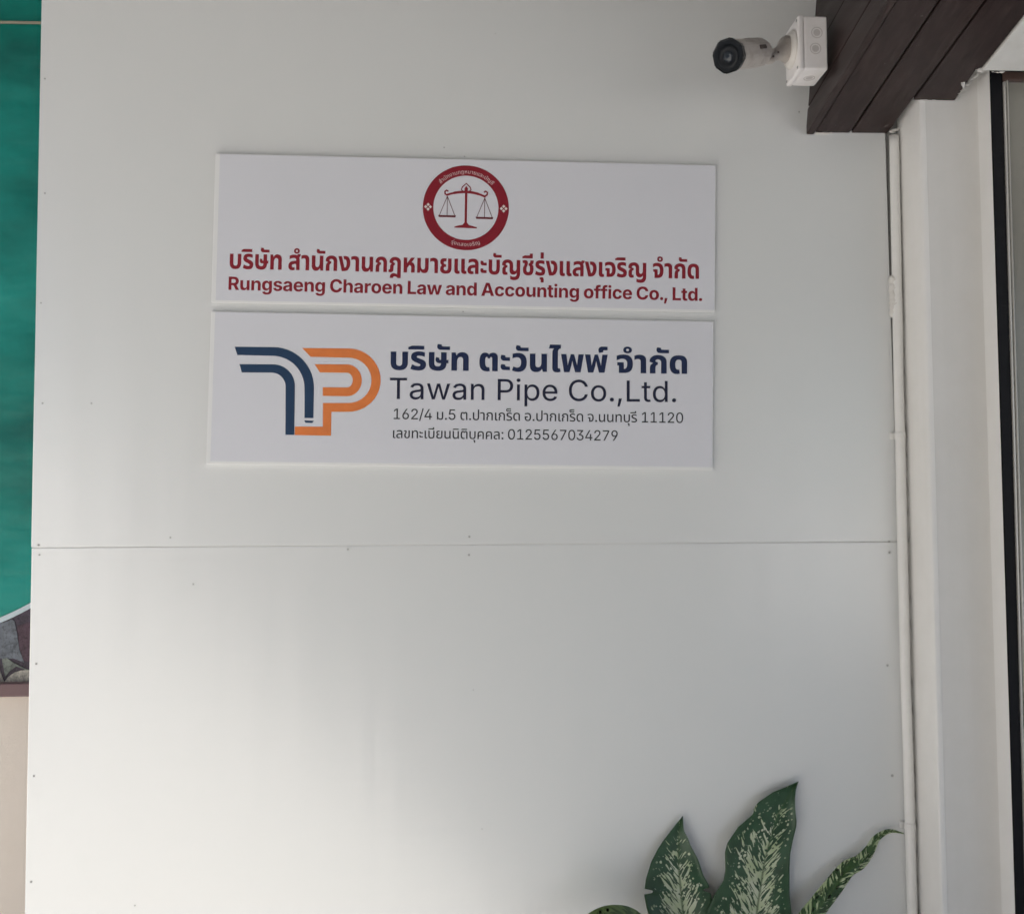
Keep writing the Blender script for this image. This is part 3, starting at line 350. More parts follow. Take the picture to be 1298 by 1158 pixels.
GL['small'] = {
32:[269,[]],
46:[269,[[136,-7,118,-4,102,2,88,13,77,27,71,43,68,61,71,79,77,95,88,109,102,120,118,127,136,129,154,127,170,120,184,109,195,95,202,79,204,61,202,43,195,27,184,13,170,2,154,-4]]],
47:[363,[[342,762,107,-109,22,-109,256,762]]],
48:[648,[[324,-10,272,-5,226,10,184,34,149,68,120,110,97,162,80,221,70,288,67,363,70,438,80,505,97,565,121,616,150,659,185,693,226,718,272,732,324,737,376,732,422,718,463,693,499,659,528,616,551,565,568,505,578,438,581,363,578,288,568,221,551,162,528,110,499,68,464,34,423,10,376,-5],[324,76,357,79,387,91,413,109,435,135,453,168,468,207,478,253,485,305,487,363,485,422,478,474,468,520,453,560,435,592,413,619,387,637,357,649,324,652,291,649,262,637,236,619,213,592,195,560,180,520,170,474,164,422,162,363,164,305,170,253,180,207,195,168,213,135,236,109,262,91,291,79]]],
49:[648,[[108,0,108,82,561,82,561,0],[399,728,399,0,302,0,302,637,297,637,122,508,122,611,281,728]]],
50:[648,[[90,0,90,71,358,358,400,406,429,448,440,468,452,509,453,531,451,555,445,577,435,596,422,613,406,627,387,638,366,646,343,651,319,653,293,651,269,646,248,636,229,624,214,608,202,590,193,569,187,545,185,519,91,519,94,561,104,599,121,634,144,664,171,689,203,710,239,725,279,734,321,737,363,734,402,725,438,710,469,690,496,666,518,637,534,605,543,570,547,533,545,507,540,481,532,456,520,430,503,401,482,371,421,298,226,91,226,86,559,86,559,0]]],
51:[648,[[310,-10,267,-7,226,1,188,14,153,31,123,54,98,81,78,112,65,147,59,186,159,186,164,163,172,143,184,126,199,111,217,98,238,88,285,77,312,76,340,78,366,83,390,91,412,102,430,117,445,135,456,156,463,180,465,207,463,232,457,256,447,278,433,298,414,316,390,331,361,342,327,348,287,351,225,351,225,427,407,636,407,642,95,642,95,728,535,728,535,656,305,395,305,411,355,413,401,407,442,393,478,373,508,348,532,317,550,283,560,246,564,206,560,166,549,128,531,94,507,64,477,39,442,18,402,3,358,-7]]],
52:[648,[[56,146,56,226,344,728,441,728,160,237,160,231,591,231,591,146],[400,0,400,454,493,454,493,0]]],
53:[648,[[316,-10,274,-7,235,2,199,16,167,35,140,58,117,85,99,116,88,149,84,186,179,186,183,165,190,146,214,113,231,100,249,90,270,82,292,77,316,75,343,78,369,84,393,96,413,111,431,129,446,151,456,176,463,203,465,232,462,261,456,289,445,314,430,337,411,356,390,371,365,383,339,390,310,392,288,391,242,381,202,364,187,353,95,365,138,728,526,728,526,642,220,642,196,432,200,432,216,444,235,455,280,471,330,477,362,475,393,469,422,459,449,445,473,428,495,408,531,359,544,330,553,300,559,268,561,233,557,188,547,147,529,108,505,74,476,45,442,22,403,4,361,-6]]],
54:[648,[[324,-10,281,-6,240,4,203,21,171,44,143,72,120,106,103,144,93,186,90,231,92,267,100,304,112,342,131,383,158,431,192,484,357,728,462,728,221,375,209,375,216,388,238,412,266,431,300,444,338,448,381,445,419,436,454,421,484,400,510,374,531,343,546,308,555,268,558,225,555,181,545,141,528,104,505,71,477,43,445,21,408,4,368,-6],[324,74,351,76,375,82,397,93,417,108,433,126,447,147,457,171,463,197,465,225,463,253,457,280,447,304,433,324,417,342,397,357,375,367,351,374,324,376,298,374,273,367,251,357,231,343,215,325,201,304,191,281,185,255,183,227,185,198,191,172,201,147,215,126,231,108,251,93,273,82,298,76]]],
55:[648,[[137,0,458,636,458,642,87,642,87,728,561,728,561,637,240,0]]],
57:[648,[[323,737,367,734,407,724,444,707,477,684,505,655,528,622,545,583,555,542,558,496,556,461,548,424,536,386,517,344,456,243,291,0,186,0,427,353,439,353,432,340,410,316,382,297,365,289,329,280,310,279,267,282,229,291,194,307,164,328,138,353,117,384,102,420,93,459,90,502,93,546,103,587,120,624,143,657,171,684,203,707,240,724,280,734],[324,654,297,652,273,645,251,634,231,620,215,602,201,581,191,557,185,531,183,503,185,474,191,448,201,424,215,403,231,385,251,371,273,360,297,354,324,352,350,354,374,360,397,371,417,385,433,403,447,424,457,447,463,473,465,501,463,530,457,556,447,580,433,601,417,620,397,634,375,645,350,652]]],
58:[269,[[136,-7,118,-4,102,2,88,13,77,27,71,43,68,61,71,79,77,95,88,109,102,120,118,127,136,129,154,127,170,120,184,109,195,95,202,79,204,61,202,43,195,27,184,13,170,2,154,-4],[136,385,118,387,102,394,88,405,77,419,71,435,68,453,71,471,77,487,88,501,102,512,118,518,136,521,154,518,170,512,184,501,195,487,202,471,204,453,202,435,195,419,184,405,170,394,154,387]]],
3585:[604,[[74,0,74,187,77,225,87,256,102,279,122,296,146,310,173,320,174,323,64,364,64,396,67,424,77,450,92,476,113,499,139,519,170,536,207,548,248,556,293,558,334,556,373,550,409,538,442,522,470,502,493,476,510,445,521,408,524,366,524,0,426,0,426,357,422,396,409,427,388,450,360,465,328,475,292,478,255,475,225,467,199,453,180,435,169,415,165,391,270,339,261,288,238,286,217,277,198,264,184,244,175,219,172,188,172,0]]],
3586:[554,[[277,-10,218,-5,168,10,128,36,99,72,82,118,76,174,77,262,82,288,89,309,119,359,155,411,159,424,159,451,156,461,143,473,116,477,73,463,53,532,82,545,133,554,171,553,192,548,209,541,223,531,234,519,242,505,248,489,252,451,251,428,247,408,232,375,192,312,179,280,175,260,175,154,180,131,188,112,198,98,211,87,242,73,277,69,307,72,332,79,351,92,365,111,374,134,376,164,376,548,474,548,474,159,469,109,452,68,424,34,386,9,337,-5]]],
3588:[619,[[79,0,79,346,85,410,104,462,134,504,178,534,237,552,309,558,383,552,441,534,485,504,515,462,533,410,539,346,539,0,441,0,441,347,438,386,427,419,408,445,382,463,349,474,308,478,268,474,236,463,210,445,192,419,181,386,177,347,177,239,180,238,196,261,213,278,233,290,256,297,286,301,352,302,352,223,284,222,254,216,230,206,212,194,198,179,188,162,182,143,178,122,177,0]]],
3592:[536,[[142,0,142,242,69,242,69,315,235,315,235,78,274,80,298,87,319,98,337,114,351,135,363,161,371,193,376,232,377,276,375,321,370,360,361,393,347,420,330,441,308,458,281,469,249,476,211,478,150,472,120,465,92,455,38,427,38,516,61,528,87,538,152,553,187,557,225,558,282,555,331,544,372,525,406,500,433,468,452,429,466,384,474,333,477,275,475,220,467,170,453,126,434,89,408,57,376,32,336,14,288,4,233,0]]],
3604:[619,[[218,-6,176,7,142,27,114,55,93,89,77,128,67,172,60,219,58,270,60,323,66,370,76,411,90,445,107,475,127,499,150,518,177,534,206,545,272,557,308,558,359,556,403,548,440,535,471,517,496,494,515,468,529,437,537,402,539,364,539,0,442,0,442,355,439,392,429,422,412,446,388,464,354,474,310,478,282,476,255,470,231,461,209,447,191,426,176,400,165,365,159,322,157,269,161,199,168,168,177,140,190,116,207,97,227,82,253,74,293,71,335,78,345,3,321,-5,281,-10]]],
3605:[639,[[223,-6,180,7,144,28,116,57,95,92,80,133,69,179,63,230,61,284,63,345,70,398,80,442,94,479,113,508,135,530,161,546,191,555,224,558,246,557,266,553,284,546,299,536,311,522,319,504,323,504,332,522,345,536,361,546,380,553,400,557,423,558,463,554,497,543,524,523,544,496,555,461,559,417,559,0,461,0,460,435,454,452,445,464,434,471,420,476,388,476,374,471,364,464,357,453,351,438,348,419,292,419,288,439,281,455,272,465,261,472,249,476,236,477,212,472,193,457,179,432,168,396,162,346,160,283,164,203,170,169,179,139,191,115,208,96,229,81,256,73,300,70,344,77,353,3,331,-5,290,-10]]],
3607:[614,[[83,0,83,548,152,548,169,461,173,461,188,489,208,512,235,532,267,546,303,555,344,558,382,556,417,549,447,537,473,521,495,500,512,474,525,443,532,406,535,364,535,0,437,0,437,355,434,392,424,422,408,445,386,462,357,472,322,475,294,472,268,465,245,453,226,437,210,418,197,394,188,368,183,340,181,309,181,0]]],
3609:[618,[[268,-10,230,-8,197,-1,166,11,140,27,119,49,102,75,89,106,82,142,79,185,79,548,177,548,177,193,181,156,190,127,207,103,229,86,257,76,292,73,333,78,368,93,396,117,417,151,429,191,433,239,433,548,531,548,531,0,451,0,446,81,440,81,425,56,404,34,378,16,346,1,310,-7]]],
3610:[608,[[303,-10,231,-4,174,14,131,45,103,86,85,139,79,202,79,548,177,548,177,200,181,160,191,128,208,103,232,85,264,74,303,70,343,74,375,85,400,103,417,128,428,160,431,200,431,548,529,548,529,202,523,139,506,86,477,45,434,14,376,-4]]],
3611:[609,[[303,-10,231,-4,174,14,131,45,103,86,85,139,79,202,79,548,177,548,177,200,181,160,191,128,208,103,232,85,264,74,303,70,343,74,375,85,400,103,417,128,428,160,431,200,431,745,529,745,529,202,523,139,506,86,477,45,434,14,376,-4]]],
3617:[619,[[352,-10,311,-7,274,1,241,16,213,35,192,59,178,87,173,87,167,0,88,0,88,548,186,548,187,207,193,177,202,151,215,128,232,109,251,93,274,82,300,75,329,73,363,76,392,86,413,103,429,127,438,156,441,193,441,548,539,548,539,183,537,141,529,105,517,74,500,48,479,27,453,11,423,-1,390,-8]]],
3618:[598,[[293,-10,242,-7,198,0,162,11,132,27,108,47,91,71,78,98,71,128,69,161,70,189,75,214,82,234,92,251,103,264,130,282,159,292,159,296,131,308,117,316,103,327,80,355,72,373,66,418,68,441,73,463,82,484,95,504,113,521,135,535,162,546,194,553,248,555,299,549,323,540,306,466,244,477,219,475,199,468,184,458,173,444,167,428,165,408,167,388,172,371,182,358,194,348,208,340,225,334,280,328,300,328,300,259,245,257,217,250,195,238,180,222,171,199,168,170,169,152,179,120,188,105,201,93,217,83,238,76,264,71,294,69,324,71,350,75,370,83,387,93,400,106,409,122,416,140,421,182,421,548,519,548,519,188,513,125,495,74,464,37,421,11,364,-4]]],
3619:[492,[[238,-10,200,-9,128,1,65,19,39,30,67,109,134,85,174,76,239,70,271,72,299,78,323,89,341,103,352,121,356,143,355,158,343,182,321,202,286,220,165,265,134,279,108,295,86,313,69,333,57,356,50,382,47,412,50,440,58,466,70,489,89,509,113,526,142,540,177,550,217,556,263,558,326,555,355,550,404,536,422,526,422,445,361,466,303,477,261,479,223,477,193,471,172,460,157,447,148,432,145,416,151,391,158,380,168,371,223,343,312,311,369,284,394,269,414,252,431,232,444,209,451,182,454,151,452,124,445,97,434,72,417,49,394,29,366,12,331,0,288,-8]]],
3621:[575,[[399,0,399,364,396,401,386,431,370,453,347,467,315,476,274,479,241,478,209,473,148,455,119,443,92,428,92,517,113,527,171,545,205,553,243,557,317,557,348,553,376,547,401,538,423,527,442,513,458,496,472,476,482,453,490,427,496,367,496,0],[174,-5,130,8,94,31,68,62,53,100,48,147,54,198,74,240,108,275,156,301,221,319,302,329,418,336,418,257,257,243,213,233,183,219,162,200,150,177,146,149,149,123,158,102,173,86,194,75,219,69,249,66,305,75,319,4,292,-4,245,-10]]],
3629:[577,[[277,-10,210,-4,155,15,113,46,82,92,64,151,58,238,63,315,278,315,278,241,156,241,157,185,162,154,169,129,180,108,193,92,209,81,228,73,275,67,303,69,328,75,350,84,370,98,386,118,399,144,408,178,414,219,416,269,414,314,409,353,400,387,388,415,371,437,349,455,322,468,290,475,252,478,190,472,132,456,95,440,78,430,78,519,109,533,170,549,241,558,266,558,322,554,370,543,410,523,444,496,471,463,491,423,505,377,513,326,516,270,514,214,506,163,493,119,474,80,449,48,417,23,378,4,331,-7]]],
3632:[341,[[129,342,106,347,87,354,72,363,59,374,50,386,40,414,41,450,51,481,56,489,136,477,129,451,132,430,142,419,162,415,301,415,301,341],[129,62,106,67,87,74,72,83,59,94,50,106,40,134,41,170,51,201,56,209,136,197,129,171,132,150,142,139,162,135,301,135,301,61]]],
3634:[410,[[233,0,233,385,230,414,223,438,211,455,193,468,168,475,137,478,92,474,50,461,11,443,11,528,46,542,96,554,158,558,192,557,222,552,249,543,273,531,293,514,309,493,321,467,329,436,331,400,331,0]]],
3636:[0,[[-517,633,-517,676,-440,709,-88,709,-88,633]]],
3637:[0,[[-517,633,-517,676,-440,709,-88,709,-88,633],[-177,676,-177,789,-87,789,-87,676]]],
3640:[0,[[-175,-261,-175,-158,-177,-144,-184,-135,-214,-135,-217,-137,-224,-75,-169,-64,-137,-66,-119,-72,-105,-81,-96,-94,-90,-109,-88,-128,-88,-261]]],
3648:[302,[[188,-9,170,-6,152,0,136,8,122,19,110,33,101,51,96,73,94,98,94,548,192,548,193,97,202,78,220,69,252,70,271,75,283,6,258,-4,220,-10]]],
3655:[0,[[-194,619,-228,624,-243,631,-266,651,-274,665,-324,622,-360,625,-390,635,-416,651,-436,673,-447,701,-451,734,-449,759,-444,780,-435,798,-423,813,-409,826,-393,835,-375,842,-336,848,-100,848,-100,786,-321,786,-348,780,-359,772,-368,762,-374,748,-374,718,-371,706,-365,697,-356,689,-344,685,-330,684,-275,733,-256,733,-247,707,-240,696,-231,687,-220,682,-195,682,-186,685,-179,691,-170,709,-169,733,-99,733,-102,688,-111,663,-125,644,-144,630,-167,622]]],
}
GL['ring'] = {
3585:[600,[[76,0,76,190,79,228,88,259,104,282,124,299,148,312,175,321,176,324,66,366,66,399,69,426,78,452,93,476,114,499,139,519,170,536,206,548,246,556,291,558,331,556,368,549,404,538,436,523,464,503,488,478,505,447,516,411,519,369,519,0,430,0,430,360,426,400,412,432,390,456,360,471,327,481,290,484,252,481,220,473,193,458,173,440,161,418,157,394,265,340,257,292,233,289,212,281,192,268,177,248,168,222,165,190,165,0]]],
3591:[537,[[171,0,0,548,90,548,238,77,266,78,297,88,325,107,336,118,354,142,369,170,380,202,388,235,394,301,390,352,377,396,356,432,328,458,294,474,244,479,207,472,185,543,248,553,290,551,320,547,348,538,373,527,395,513,415,496,436,471,453,443,466,411,476,376,481,338,483,298,480,248,472,202,459,160,442,122,422,90,399,63,378,45,355,30,328,17,297,8,262,2]]],
3592:[532,[[147,0,147,244,71,244,71,314,232,314,232,72,273,74,298,81,320,92,338,108,353,130,365,157,373,190,378,230,380,276,378,322,373,362,364,396,350,424,333,446,310,463,283,475,250,482,212,484,181,483,122,472,93,462,65,449,38,433,38,516,60,527,86,537,117,546,151,553,186,557,223,558,280,554,328,543,368,524,401,499,428,467,447,428,460,383,468,332,471,275,468,220,461,170,448,126,429,89,403,57,372,32,333,14,286,4,231,0]]],
3594:[550,[[275,-10,216,-5,168,10,128,36,100,71,83,116,77,172,77,233,79,264,83,290,91,312,121,362,157,414,162,428,162,456,158,466,145,478,118,482,74,468,54,532,82,545,115,552,145,554,168,553,188,548,204,541,218,531,229,519,237,506,243,490,247,453,246,430,241,409,226,376,185,313,171,280,167,260,166,178,168,150,173,126,181,107,192,92,205,81,221,72,256,64,275,63,306,66,331,73,351,86,365,105,374,129,377,159,377,299,375,322,369,341,360,356,346,366,328,373,301,375,301,432,331,434,350,440,364,451,374,465,381,480,388,532,388,548,477,548,476,514,471,484,464,458,452,436,432,418,405,404,405,400,422,394,435,386,446,376,458,353,466,313,466,154,461,106,445,66,418,34,381,9,333,-5]]],
3597:[909,[[598,-174,543,-170,516,-166,488,-159,437,-140,437,-54,460,-67,512,-86,569,-95,622,-95,667,-84,686,-73,703,-59,716,-40,726,-16,732,13,734,74,730,74,715,54,695,37,671,22,643,10,611,3,576,1,546,3,517,9,490,19,467,33,446,53,430,77,418,106,410,141,408,182,408,361,406,391,400,416,390,436,377,452,361,465,342,474,302,483,280,484,247,481,218,474,192,461,173,443,161,421,157,394,271,340,263,292,240,289,218,282,200,269,185,250,176,225,173,193,174,92,177,81,183,73,191,67,201,64,234,64,252,69,265,5,217,-9,176,-9,140,-1,111,17,100,31,91,48,86,70,84,95,84,192,87,230,96,260,110,282,130,299,153,312,180,321,181,324,66,366,66,399,69,427,78,454,92,479,113,501,138,521,168,536,202,548,240,556,281,558,317,556,352,550,386,540,416,525,443,506,466,480,483,450,494,413,497,370,497,189,500,153,509,125,524,103,545,88,569,79,597,76,623,78,647,85,668,96,687,111,703,130,716,152,725,178,730,207,732,238,732,548,821,548,821,50,818,3,810,-39,796,-74,776,-105,751,-130,720,-149,684,-163,644,-171]]],
3598:[603,[[103,-201,103,-184,108,-148,121,-117,144,-92,175,-72,214,-61,261,-57,305,-60,345,-68,382,-82,414,-99,440,-117,459,-136,433,-146,433,360,428,400,415,432,392,456,363,471,329,481,292,484,254,481,221,473,194,458,174,440,162,418,158,394,272,340,264,292,241,289,221,281,204,268,191,249,184,223,181,191,181,94,178,58,169,30,154,12,135,0,113,-7,76,-9,42,-3,19,5,29,68,62,62,72,63,79,66,89,79,92,101,92,194,95,232,102,261,115,284,133,300,155,312,181,321,182,324,67,366,67,399,70,426,79,452,94,476,114,499,140,519,171,536,207,548,248,556,293,558,333,556,371,549,407,538,439,523,467,503,490,478,508,447,518,411,522,369,522,-201,452,-201,440,-189,408,-167,368,-148,323,-135,278,-131,252,-133,231,-139,214,-150,203,-162,196,-176,194,-201]]],
3609:[613,[[270,-10,233,-8,199,-1,168,10,142,27,121,47,104,73,91,104,84,140,81,182,81,548,170,548,170,187,173,150,184,120,200,96,224,79,253,68,289,65,332,70,368,85,398,110,419,143,432,184,436,231,436,548,525,548,525,0,451,0,447,81,442,81,427,56,406,34,380,16,348,1,311,-7]]],
3610:[604,[[301,-10,230,-4,173,14,132,44,104,85,87,136,81,198,81,548,170,548,170,197,174,156,184,123,202,97,227,79,260,68,301,64,342,68,376,79,402,97,420,123,430,156,434,197,434,548,523,548,523,198,517,136,500,85,472,44,430,14,373,-4]]],
3617:[614,[[345,-10,304,-7,267,1,234,16,207,35,186,59,171,87,167,87,162,0,89,0,89,548,178,548,178,231,180,199,186,170,196,144,209,120,226,101,246,86,270,74,297,67,327,65,363,68,392,79,415,96,431,120,441,150,444,187,444,548,533,548,533,181,530,140,523,104,510,73,493,47,472,27,446,10,416,-1,382,-8]]],
3618:[594,[[292,-9,242,-7,198,0,162,12,133,28,110,48,92,71,81,98,73,128,71,161,72,190,77,214,84,234,94,251,106,265,118,275,132,283,161,292,161,296,133,308,119,316,105,327,82,355,74,373,68,418,70,441,75,463,84,484,97,503,114,520,136,535,163,546,194,553,247,555,297,549,321,540,305,471,252,482,214,480,194,473,178,462,167,448,160,431,158,411,160,390,166,372,176,358,188,347,203,339,239,330,297,327,297,262,242,260,212,252,190,240,174,223,164,199,161,169,162,150,172,116,182,101,195,88,212,78,234,70,260,66,292,64,324,66,350,70,372,78,389,89,402,102,412,118,419,137,423,158,424,548,513,548,513,188,507,125,489,74,460,37,417,11,361,-4]]],
3619:[488,[[235,-10,197,-9,160,-5,94,10,40,29,66,101,132,78,194,66,237,64,270,66,300,73,325,84,344,99,356,119,360,142,359,157,348,182,325,202,290,221,167,267,136,282,109,298,87,316,70,336,57,358,50,384,47,414,50,441,57,466,70,488,87,509,111,526,140,540,174,550,215,556,261,558,323,554,352,550,400,535,418,526,418,451,376,467,300,483,258,485,218,483,186,476,164,464,148,450,139,435,136,418,137,404,148,381,173,361,214,342,305,309,362,283,387,268,408,250,426,230,439,208,446,181,449,150,447,123,440,96,428,72,412,49,389,29,361,12,326,0,284,-8]]],
3621:[571,[[402,0,402,365,399,404,389,435,372,458,348,473,316,482,274,485,241,484,178,472,120,449,92,434,92,517,114,527,170,545,242,557,316,557,346,553,399,538,420,526,438,512,454,495,467,476,477,454,489,401,490,0],[176,-6,131,8,96,30,70,61,54,100,49,147,56,198,76,241,110,275,158,301,224,319,306,328,420,335,420,261,318,254,257,247,210,237,178,222,156,203,143,178,139,149,142,122,152,100,168,83,189,71,216,64,278,64,305,71,319,4,292,-4,246,-10]]],
3626:[572,[[402,0,402,365,399,404,389,435,372,458,348,473,316,482,274,485,241,484,178,472,120,449,92,434,92,517,114,527,170,545,242,557,316,557,346,553,372,546,395,536,414,521,428,502,449,489,465,473,476,452,484,428,489,400,490,0],[176,-6,131,8,96,30,70,61,54,100,49,147,56,198,76,241,110,275,158,301,224,319,306,328,420,335,420,261,318,254,257,247,210,237,178,222,156,203,143,178,139,149,142,122,152,100,168,83,189,71,216,64,278,64,305,71,319,4,292,-4,246,-10],[425,471,375,518,392,522,424,538,437,550,444,566,447,584,534,584,528,546,520,530,509,515,496,502,463,483]]],
3627:[587,[[89,0,89,548,178,548,178,311,181,311,409,548,513,548,513,545,178,206,178,0],[429,0,429,193,425,229,413,260,393,285,364,303,324,314,274,318,326,383,366,380,401,373,432,360,458,343,479,322,496,296,508,266,516,232,518,195,518,0]]],
3632:[338,[[127,345,86,356,59,376,50,388,40,416,41,450,55,488,130,476,123,450,126,429,130,422,145,415,299,414,299,344],[127,65,86,76,59,96,50,108,40,136,41,170,55,208,130,196,123,170,126,149,130,142,145,135,299,134,299,64]]],
3633:[0,[[-242,636,-264,640,-283,647,-298,656,-310,666,-320,678,-330,704,-331,728,-319,771,-315,779,-240,766,-246,735,-242,719,-238,712,-231,707,-211,703,42,703,42,635]]],
3634:[406,[[236,0,236,389,234,419,226,443,214,461,195,474,170,481,138,484,92,480,50,467,10,448,10,528,67,548,93,554,155,558,188,556,218,551,245,543,268,531,288,514,304,494,316,468,323,438,325,402,325,0]]],
3635:[406,[[236,0,236,389,234,419,226,443,214,461,195,474,170,481,138,484,92,480,50,467,10,448,10,528,67,548,93,554,155,558,188,556,218,551,245,543,268,531,288,514,304,494,316,468,323,438,325,402,325,0],[-160,611,-191,614,-217,621,-239,634,-255,652,-265,674,-268,701,-265,728,-255,750,-239,768,-217,781,-191,788,-160,791,-129,788,-102,781,-80,768,-63,750,-53,728,-50,701,-53,674,-63,652,-80,634,-102,621,-129,614],[-145,659,-133,663,-124,670,-112,689,-112,713,-117,724,-133,739,-145,743,-174,743,-186,739,-196,732,-207,713,-207,689,-196,670,-186,663,-174,659]]],
3636:[0,[[-514,635,-514,674,-441,706,-89,706,-89,635]]],
3637:[0,[[-514,635,-514,674,-441,706,-89,706,-89,635],[-172,674,-172,787,-88,787,-88,674]]],
3640:[0,[[-169,-261,-169,-155,-171,-141,-179,-133,-198,-130,-212,-134,-219,-74,-166,-64,-137,-66,-120,-71,-106,-80,-97,-93,-92,-108,-90,-126,-90,-261]]],
3648:[295,[[187,-9,153,-1,137,7,124,17,112,31,103,48,98,70,96,95,96,548,185,548,186,92,189,81,195,73,203,67,233,63,265,70,277,5,240,-7,216,-10]]],
3649:[568,[[187,-9,153,-1,137,7,124,17,112,31,103,48,98,70,96,95,96,548,185,548,186,92,189,81,195,73,203,67,233,63,265,70,277,5,240,-7,216,-10],[460,-9,426,-1,410,7,397,17,385,31,376,48,371,70,369,95,369,548,458,548,459,92,462,81,468,73,476,67,506,63,538,70,550,5,513,-7,489,-10]]],
3656:[0,[[-178,635,-178,846,-90,846,-90,635]]],
}
# ================================================================ SETTING
bm = B(); 
vs = [bm.verts.new(p) for p in ((-300, -300, 0), (300, -300, 0), (300, 300, 0), (-300, 300, 0))]; bm.faces.new(vs)
g = obj('ground', bm, concrete('pale_concrete_ground', (0.60, 0.595, 0.58), (0.69, 0.685, 0.67))); g['kind'] = 'structure'

# ---- the white panelled wall
XL = (at(49.5, 160).x + at(34.7, 940).x) / 2          # its free left edge
XR = at(1133.5, 560).x                                  # its right edge, at the conduit
ZS = (at(38, 693).z + at(1135, 687).z) / 2            # the seam between upper and lower panel
ZT = 3.35
wall = thing('panelled_wall', 'glossy white panelled wall with a thin horizontal seam behind both company signs', 'wall', ((XL+XR)/2, 0.03, 0))
qa, qb = at(1122.5, 172), at(1137, 640)                  # the panels' right edge is cut a little out of plumb
def xr(z): return qa.x + (qb.x-qa.x)*(z-qa.z)/(qb.z-qa.z)
def side(bm, x0, y0, y1, z0, z1):
    hexa(bm, [Vector(q) for q in ((x0,y0,z0),(xr(z0),y0,z0),(xr(z0),y1,z0),(x0,y1,z0),(x0,y0,z1),(xr(z1),y0,z1),(xr(z1),y1,z1),(x0,y1,z1))], 0.0012, 1)
bm = B(); side(bm, XL, 0.0, 0.012, ZS+0.0007, ZT); obj('upper_panel', bm, M['panel'], wall)
bm = B(); side(bm, XL+0.001, 0.0006, 0.0126, 0.0, ZS-0.0007); obj('lower_panel', bm, M['panel'], wall)
bm = B(); box(bm, XL+0.003, XR-0.003, 0.0022, 0.0115, ZS-0.0006, ZS+0.0006); obj('seam_filler', bm, M['panelseam'], wall)
bm = B(); box(bm, XL+0.004, XR+0.10, 0.0135, 0.10, 0.0, ZT); obj('wall_core', bm, M['seam'], wall)
screws = [(57,100,1),(57,245,1),(52,384,.9),(54,511,1),(116,511,1),(49,690.5,1.2),(50,703,1),(46,841,1.1),(43,983,1),(39.5,1117,1.1),
          (563,187,.8),(589,198.5,.7),(587,395,.8),(216,681,1),(441,696,1),(595,680,1.2),(594.5,703,1.2),(245,740,1),(1127,686,1.2),(1127.5,700,1.2),
          (1125,843,1.3),(1131,982.5,1.5),(1013,142,1.0),(171,1147,.8),(628,43,.6),(611,1050,.6),(600,874,.6)]
for px, py, k in screws:
    p = at(px, py); r = 0.0022 * k
    bm = B(); lathe(bm, p + Vector((0, 0.0010, 0)), (0, -1, 0), [(0, r), (0.0014, r), (0.0018, r*.8), (0.0012, r*.35)], 12); obj('screw' if k != .6 else 'scuff_mark', bm, M['screw'] if k != .6 else M['seam'], wall)

# ---- the beige wall further back on the left, and the banner on it
YB = 0.42
zr = at(10, 872, YB).z
bgw = thing('beige_wall', 'beige wall set back behind the left edge of the white panels', 'wall', (-3, YB+0.1, 0))
bm = B(); box(bm, -6.0, XL+1.2, YB, YB+0.12, 0, 4.2); obj('wall_face', bm, old_paint('beige_wall_paint', (0.76, 0.68, 0.60), 0.6, 0.08), bgw)
bm = B()
for k in range(14):
    x = XL + 0.55 - k*0.135; box(bm, x, x+0.004, YB-0.0015, YB+0.02, 0, zr-0.02)
obj('panel_joint', bm, mat('beige_joint_shadow', (0.60, 0.50, 0.45), 0.7), bgw)
# banner: x from -3.2 to XL+0.5
bx0, bx1 = -3.3, at(60, 400, YB).x + 0.45
ban = thing('vinyl_banner', 'teal green vinyl banner with a pale curved stripe, partly hidden by the white wall', 'banner', ((bx0+bx1)/2, YB-0.02, zr))
zt = 3.3; zseam = at(20, 33, YB).z
def banner_mat():
    m = mat('teal_banner_vinyl', (0.006, 0.21, 0.17), 0.38, 0.3); t = NT(m); v = t.coord()
    t.col(t.ramp(t.noise(t.coord((1, 1, 1.6), (0, .3, 0)), 1.9, 5, 0.6), [(0.32, (0.002, 0.10, 0.082)), (0.5, (0.005, 0.20, 0.16)), (0.68, (0.010, 0.29, 0.24))]))
    n = t.bump(t.noise(t.coord((1.6, 1, 4.0), (0, .35, 0)), 1.4, 3), 0.5, 0.03); t.nrm(n); return m
bm = B(); N = 60
def bwave(x, z): return YB - 0.012 + 0.006*noise.noise(Vector((x*2.1, 3.7, z*3.3)))
zb = zr + 0.02
gv = [[bm.verts.new((bx0+(bx1-bx0)*i/40, bwave(bx0+(bx1-bx0)*i/40, zb+(zt-zb)*j/N), zb+(zt-zb)*j/N)) for i in range(41)] for j in range(N+1)]
for j in range(N):
    for i in range(40): bm.faces.new((gv[j][i], gv[j][i+1], gv[j+1][i+1], gv[j+1][i]))
obj('sheet', bm, banner_mat(), ban, smooth=True)
